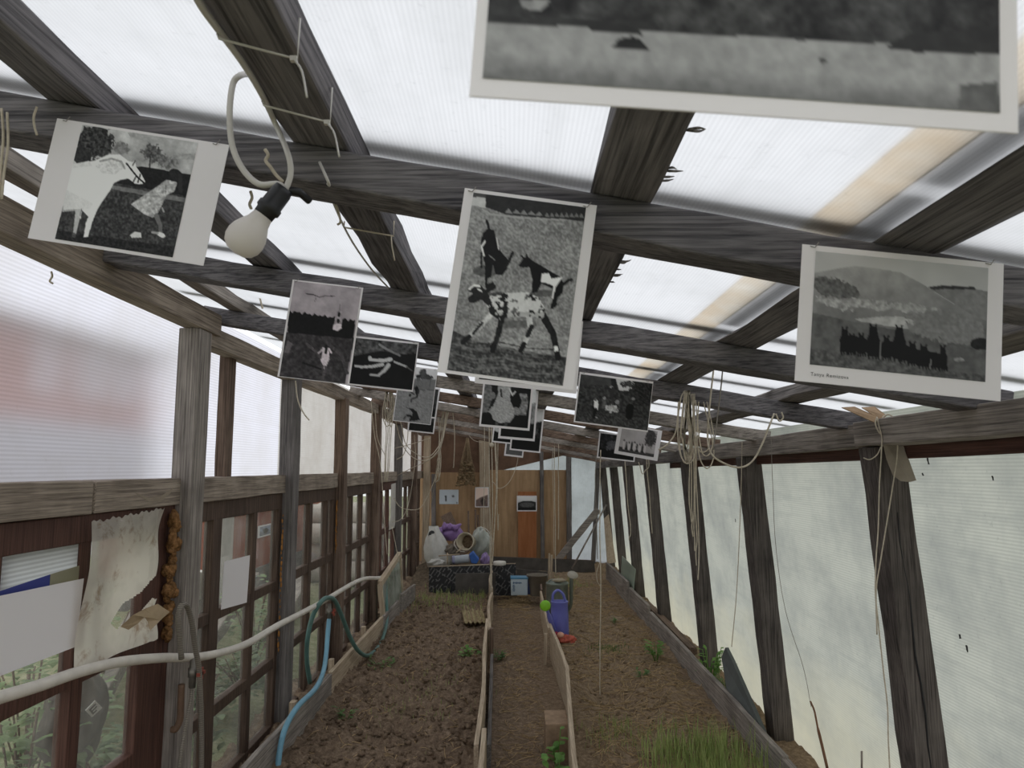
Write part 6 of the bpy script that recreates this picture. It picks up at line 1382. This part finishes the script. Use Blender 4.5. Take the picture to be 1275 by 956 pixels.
# low red shed with a print on it
sx = -3.0
def s_at(px, py): return at_x(px, py, sx)
a = s_at(286, 700); b = s_at(404, 680)
o = empty('shed', (sx - .6, (a.y + b.y) / 2, -.1), 'low reddish plank shed outside, seen through the sashes past the first left post', 'shed')
sub(MB().span((sx - 1.4, a.y, .24), (sx, b.y + .6, .98)), 'red_wall', wood('red_planks', s255(128, 62, 44), s255(168, 92, 68), 'z', .8, .3), o)
sub(MB().span((sx - 1.45, a.y - .03, -.1), (sx + .03, b.y + .7, .24)), 'dark_base', W['darky'], o)
sub(MB().span((sx - 1.5, a.y - .1, .98), (sx + .10, b.y + .8, 1.08)), 'pale_eave', plain('pale_eave', s255(188, 182, 170), .7), o)
sub(MB().span((sx - .02, a.y - .3, -.1), (sx + .02, a.y + .02, 1.05)), 'pale_corner', plain('pale_corner', s255(176, 172, 166), .7), o)
q = [s_at(320, 655), s_at(337.5, 654), s_at(337.5, 670), s_at(320, 670)]
mb = MB(); mb.prism([V(sx + .01, q[0].y, q[0].z), V(sx + .01, q[1].y, q[0].z), V(sx + .01, q[1].y, q[3].z), V(sx + .01, q[0].y, q[3].z)], (.004, 0, 0)); o = tag(mb.build('pinned_print', M_PAPER), 'small print pinned on the red shed outside', 'print')
yy0, yy1, zz0, zz1 = q[0].y, q[1].y, q[3].z, q[0].z; e_ = .12
p = pic_dark(31, (30, 24), .55, .45); p.ell((55, 55), 24, 30, .12); p.tint = lambda p, g: np.stack([g * .9, g * .97, g * 1.1], -1)
print_mesh('picture', V(sx + .014, yy0 + (yy1 - yy0) * e_, zz1 - (zz1 - zz0) * e_), V(0, (yy1 - yy0) * (1 - 2 * e_), 0), V(0, 0, -(zz1 - zz0) * (1 - 2 * e_)), V(1, 0, 0), p, o)
for k, (x0, y0_, x1, y1_, z, r) in enumerate(((-2.0, 4.2, -3.0, 7.2, .02, .09), (-2.25, 3.9, -3.3, 6.6, .05, .08), (-2.1, 5.0, -2.8, 8.0, .18, .07), (-1.9, 5.9, -2.5, 8.9, .06, .08))):
    tag(MB().bar((x0, y0_, z), (x1, y1_, z + .05), r * 2, r * 1.6, (0, 0, 1), 8, .008).build('timber', W['greyy'], bevel=.01), ['nearest old timber lying outside the left sashes', 'old timber lying behind the nearest one outside', 'old timber on top of the others outside', 'farthest old timber outside, towards the shed'][k], 'timber', 'old timbers lying outside')
for k in range(12):
    r_, c_ = k // 3, k % 3; y = 9.9 + c_ * .29 + .14 * (r_ % 2); z = .03 + r_ * .25
    tag(MB().lathe([(0, 0), (.13, 0), (.138, .02), (.133, .98), (.12, 1.0), (0, 1.0)], (-1.75 - .05 * (k % 2), y, z), (-1, 0.03, 0), 14).build('log', plain('pale_log', s255(186, 178, 170), .9, .1, .2, 8)), 'pale log in the %s row of the pile outside, %s from the camera' % (['bottom', 'second', 'third', 'top'][r_], ['first', 'second', 'third'][c_]), 'log', 'logs stacked outside')
# dark sack with a white square mark, white pail outside
c = at_x(118, 885, -1.62)
o = cloth_blob((-1.70, c.y, c.z - .03), .17, (.5, 1.0, 1.15), plain('dark_sack', s255(92, 84, 80), .7, .2, .2, 20, bump=.3), 'sack', 'dark grey sack with a white square mark, outside the nearest sash', 'sack', 33, .16)
rx_ = -1.60; q = [at_x(106, 884, rx_), at_x(118, 872, rx_), at_x(127, 881, rx_), at_x(114, 893, rx_)]
em = MB(); em.prism(q, (.002, 0, 0)); eo = sub(em, 'white_mark', plain('white_print', s255(240, 238, 234), .6), o)
R0 = (q[1] - q[0]); D0 = (q[3] - q[0]); lt = MB()
def cell(u0, v0, u1, v1): lt.prism([q[0] + R0 * a_ + D0 * b_ + V(.003, 0, 0) for a_, b_ in ((u0, v0), (u1, v0), (u1, v1), (u0, v1))], (.001, 0, 0))
cell(.16, .18, .30, .82); cell(.16, .18, .84, .34); cell(.16, .46, .78, .58); cell(.16, .72, .6, .84); sub(lt, 'dark_strokes', plain('dark_print_sack', s255(70, 64, 60), .6), o)
c = at_x(236, 722, -2.0); o = tag(MB().lathe([(0, 0), (.07, 0), (.085, .16), (.088, .17), (.08, .172), (0, .175)], V(-2.0, c.y, c.z - .12), (0, 0, 1), 20).build('pail', M_WHITE), 'small white pail outside, seen past the first left post', 'pail')
tag(MB().span((-2.04, c.y - .1, -.1), (-1.95, c.y + .1, c.z - .12)).build('garden_stump', W['greyz']), 'stump under the white pail outside', 'stump')
def shrub(x, y, r, h, n, m, lb, seed, z=-.1, L=.09, w=.05):
    rr = random.Random(seed); o = empty('shrub', (x, y, z), lb, 'shrub', 'bushes outside the left wall'); lv = MB(); st = MB()
    for k in range(14):
        a = rr.uniform(0, 2 * pi); st.tube([V(x, y, z), V(x + cos(a) * r * .4, y + sin(a) * r * .4, z + h * .5), V(x + cos(a) * r * .8, y + sin(a) * r * .8, z + h * rr.uniform(.6, .95))], .005, 4)
    for k in range(n):
        a = rr.uniform(0, 2 * pi); q = sqrt(rr.random()) * r; hh = h * rr.random() ** .7 * (1 - .4 * (q / r) ** 2); b = V(x + cos(a) * q, y + sin(a) * q, z + hh); aa = rr.uniform(0, 2 * pi); leaf(lv, b, V(cos(aa), sin(aa), rr.uniform(-.4, .6)), L * rr.uniform(.5, 1.1), w * rr.uniform(.6, 1.1), rr)
    sub(st, 'branches', W['brownz'], o); sub(lv, 'leaves', m, o)
for k, (x, y, r, h, n, m, lb) in enumerate(((-1.75, 2.05, .28, .48, 420, M_LEAFO2, 'bush outside the lower pane of the nearest sash'), (-1.62, 2.50, .16, .38, 220, M_LEAFO, 'small bright bush outside, below the dark sack'), (-1.8, 2.80, .18, .74, 160, M_LEAFO, 'tall thin bush outside behind the torn film'), (-1.75, 3.35, .25, .36, 300, M_LEAFO2, 'bush outside the sash with the small blank sheet'), (-1.72, 3.95, .22, .50, 260, M_LEAFO2, 'bush outside just before the second left post'), (-2.3, 3.6, .35, .75, 260, M_LEAFO, 'bush outside behind the white pail'), (-1.75, 4.9, .25, .34, 260, M_LEAFO2, 'bush outside the third sash'), (-2.0, 5.8, .3, .7, 260, M_LEAFO, 'bush outside the fourth sash'), (-2.1, 1.5, .4, .6, 300, M_LEAFO2, 'bush outside at the far left of the view'), (-2.6, 4.6, .4, .8, 260, M_LEAFO, 'bush outside between timbers and shed'))):
    shrub(x, y, r, h, n, m, lb, 100 + k)
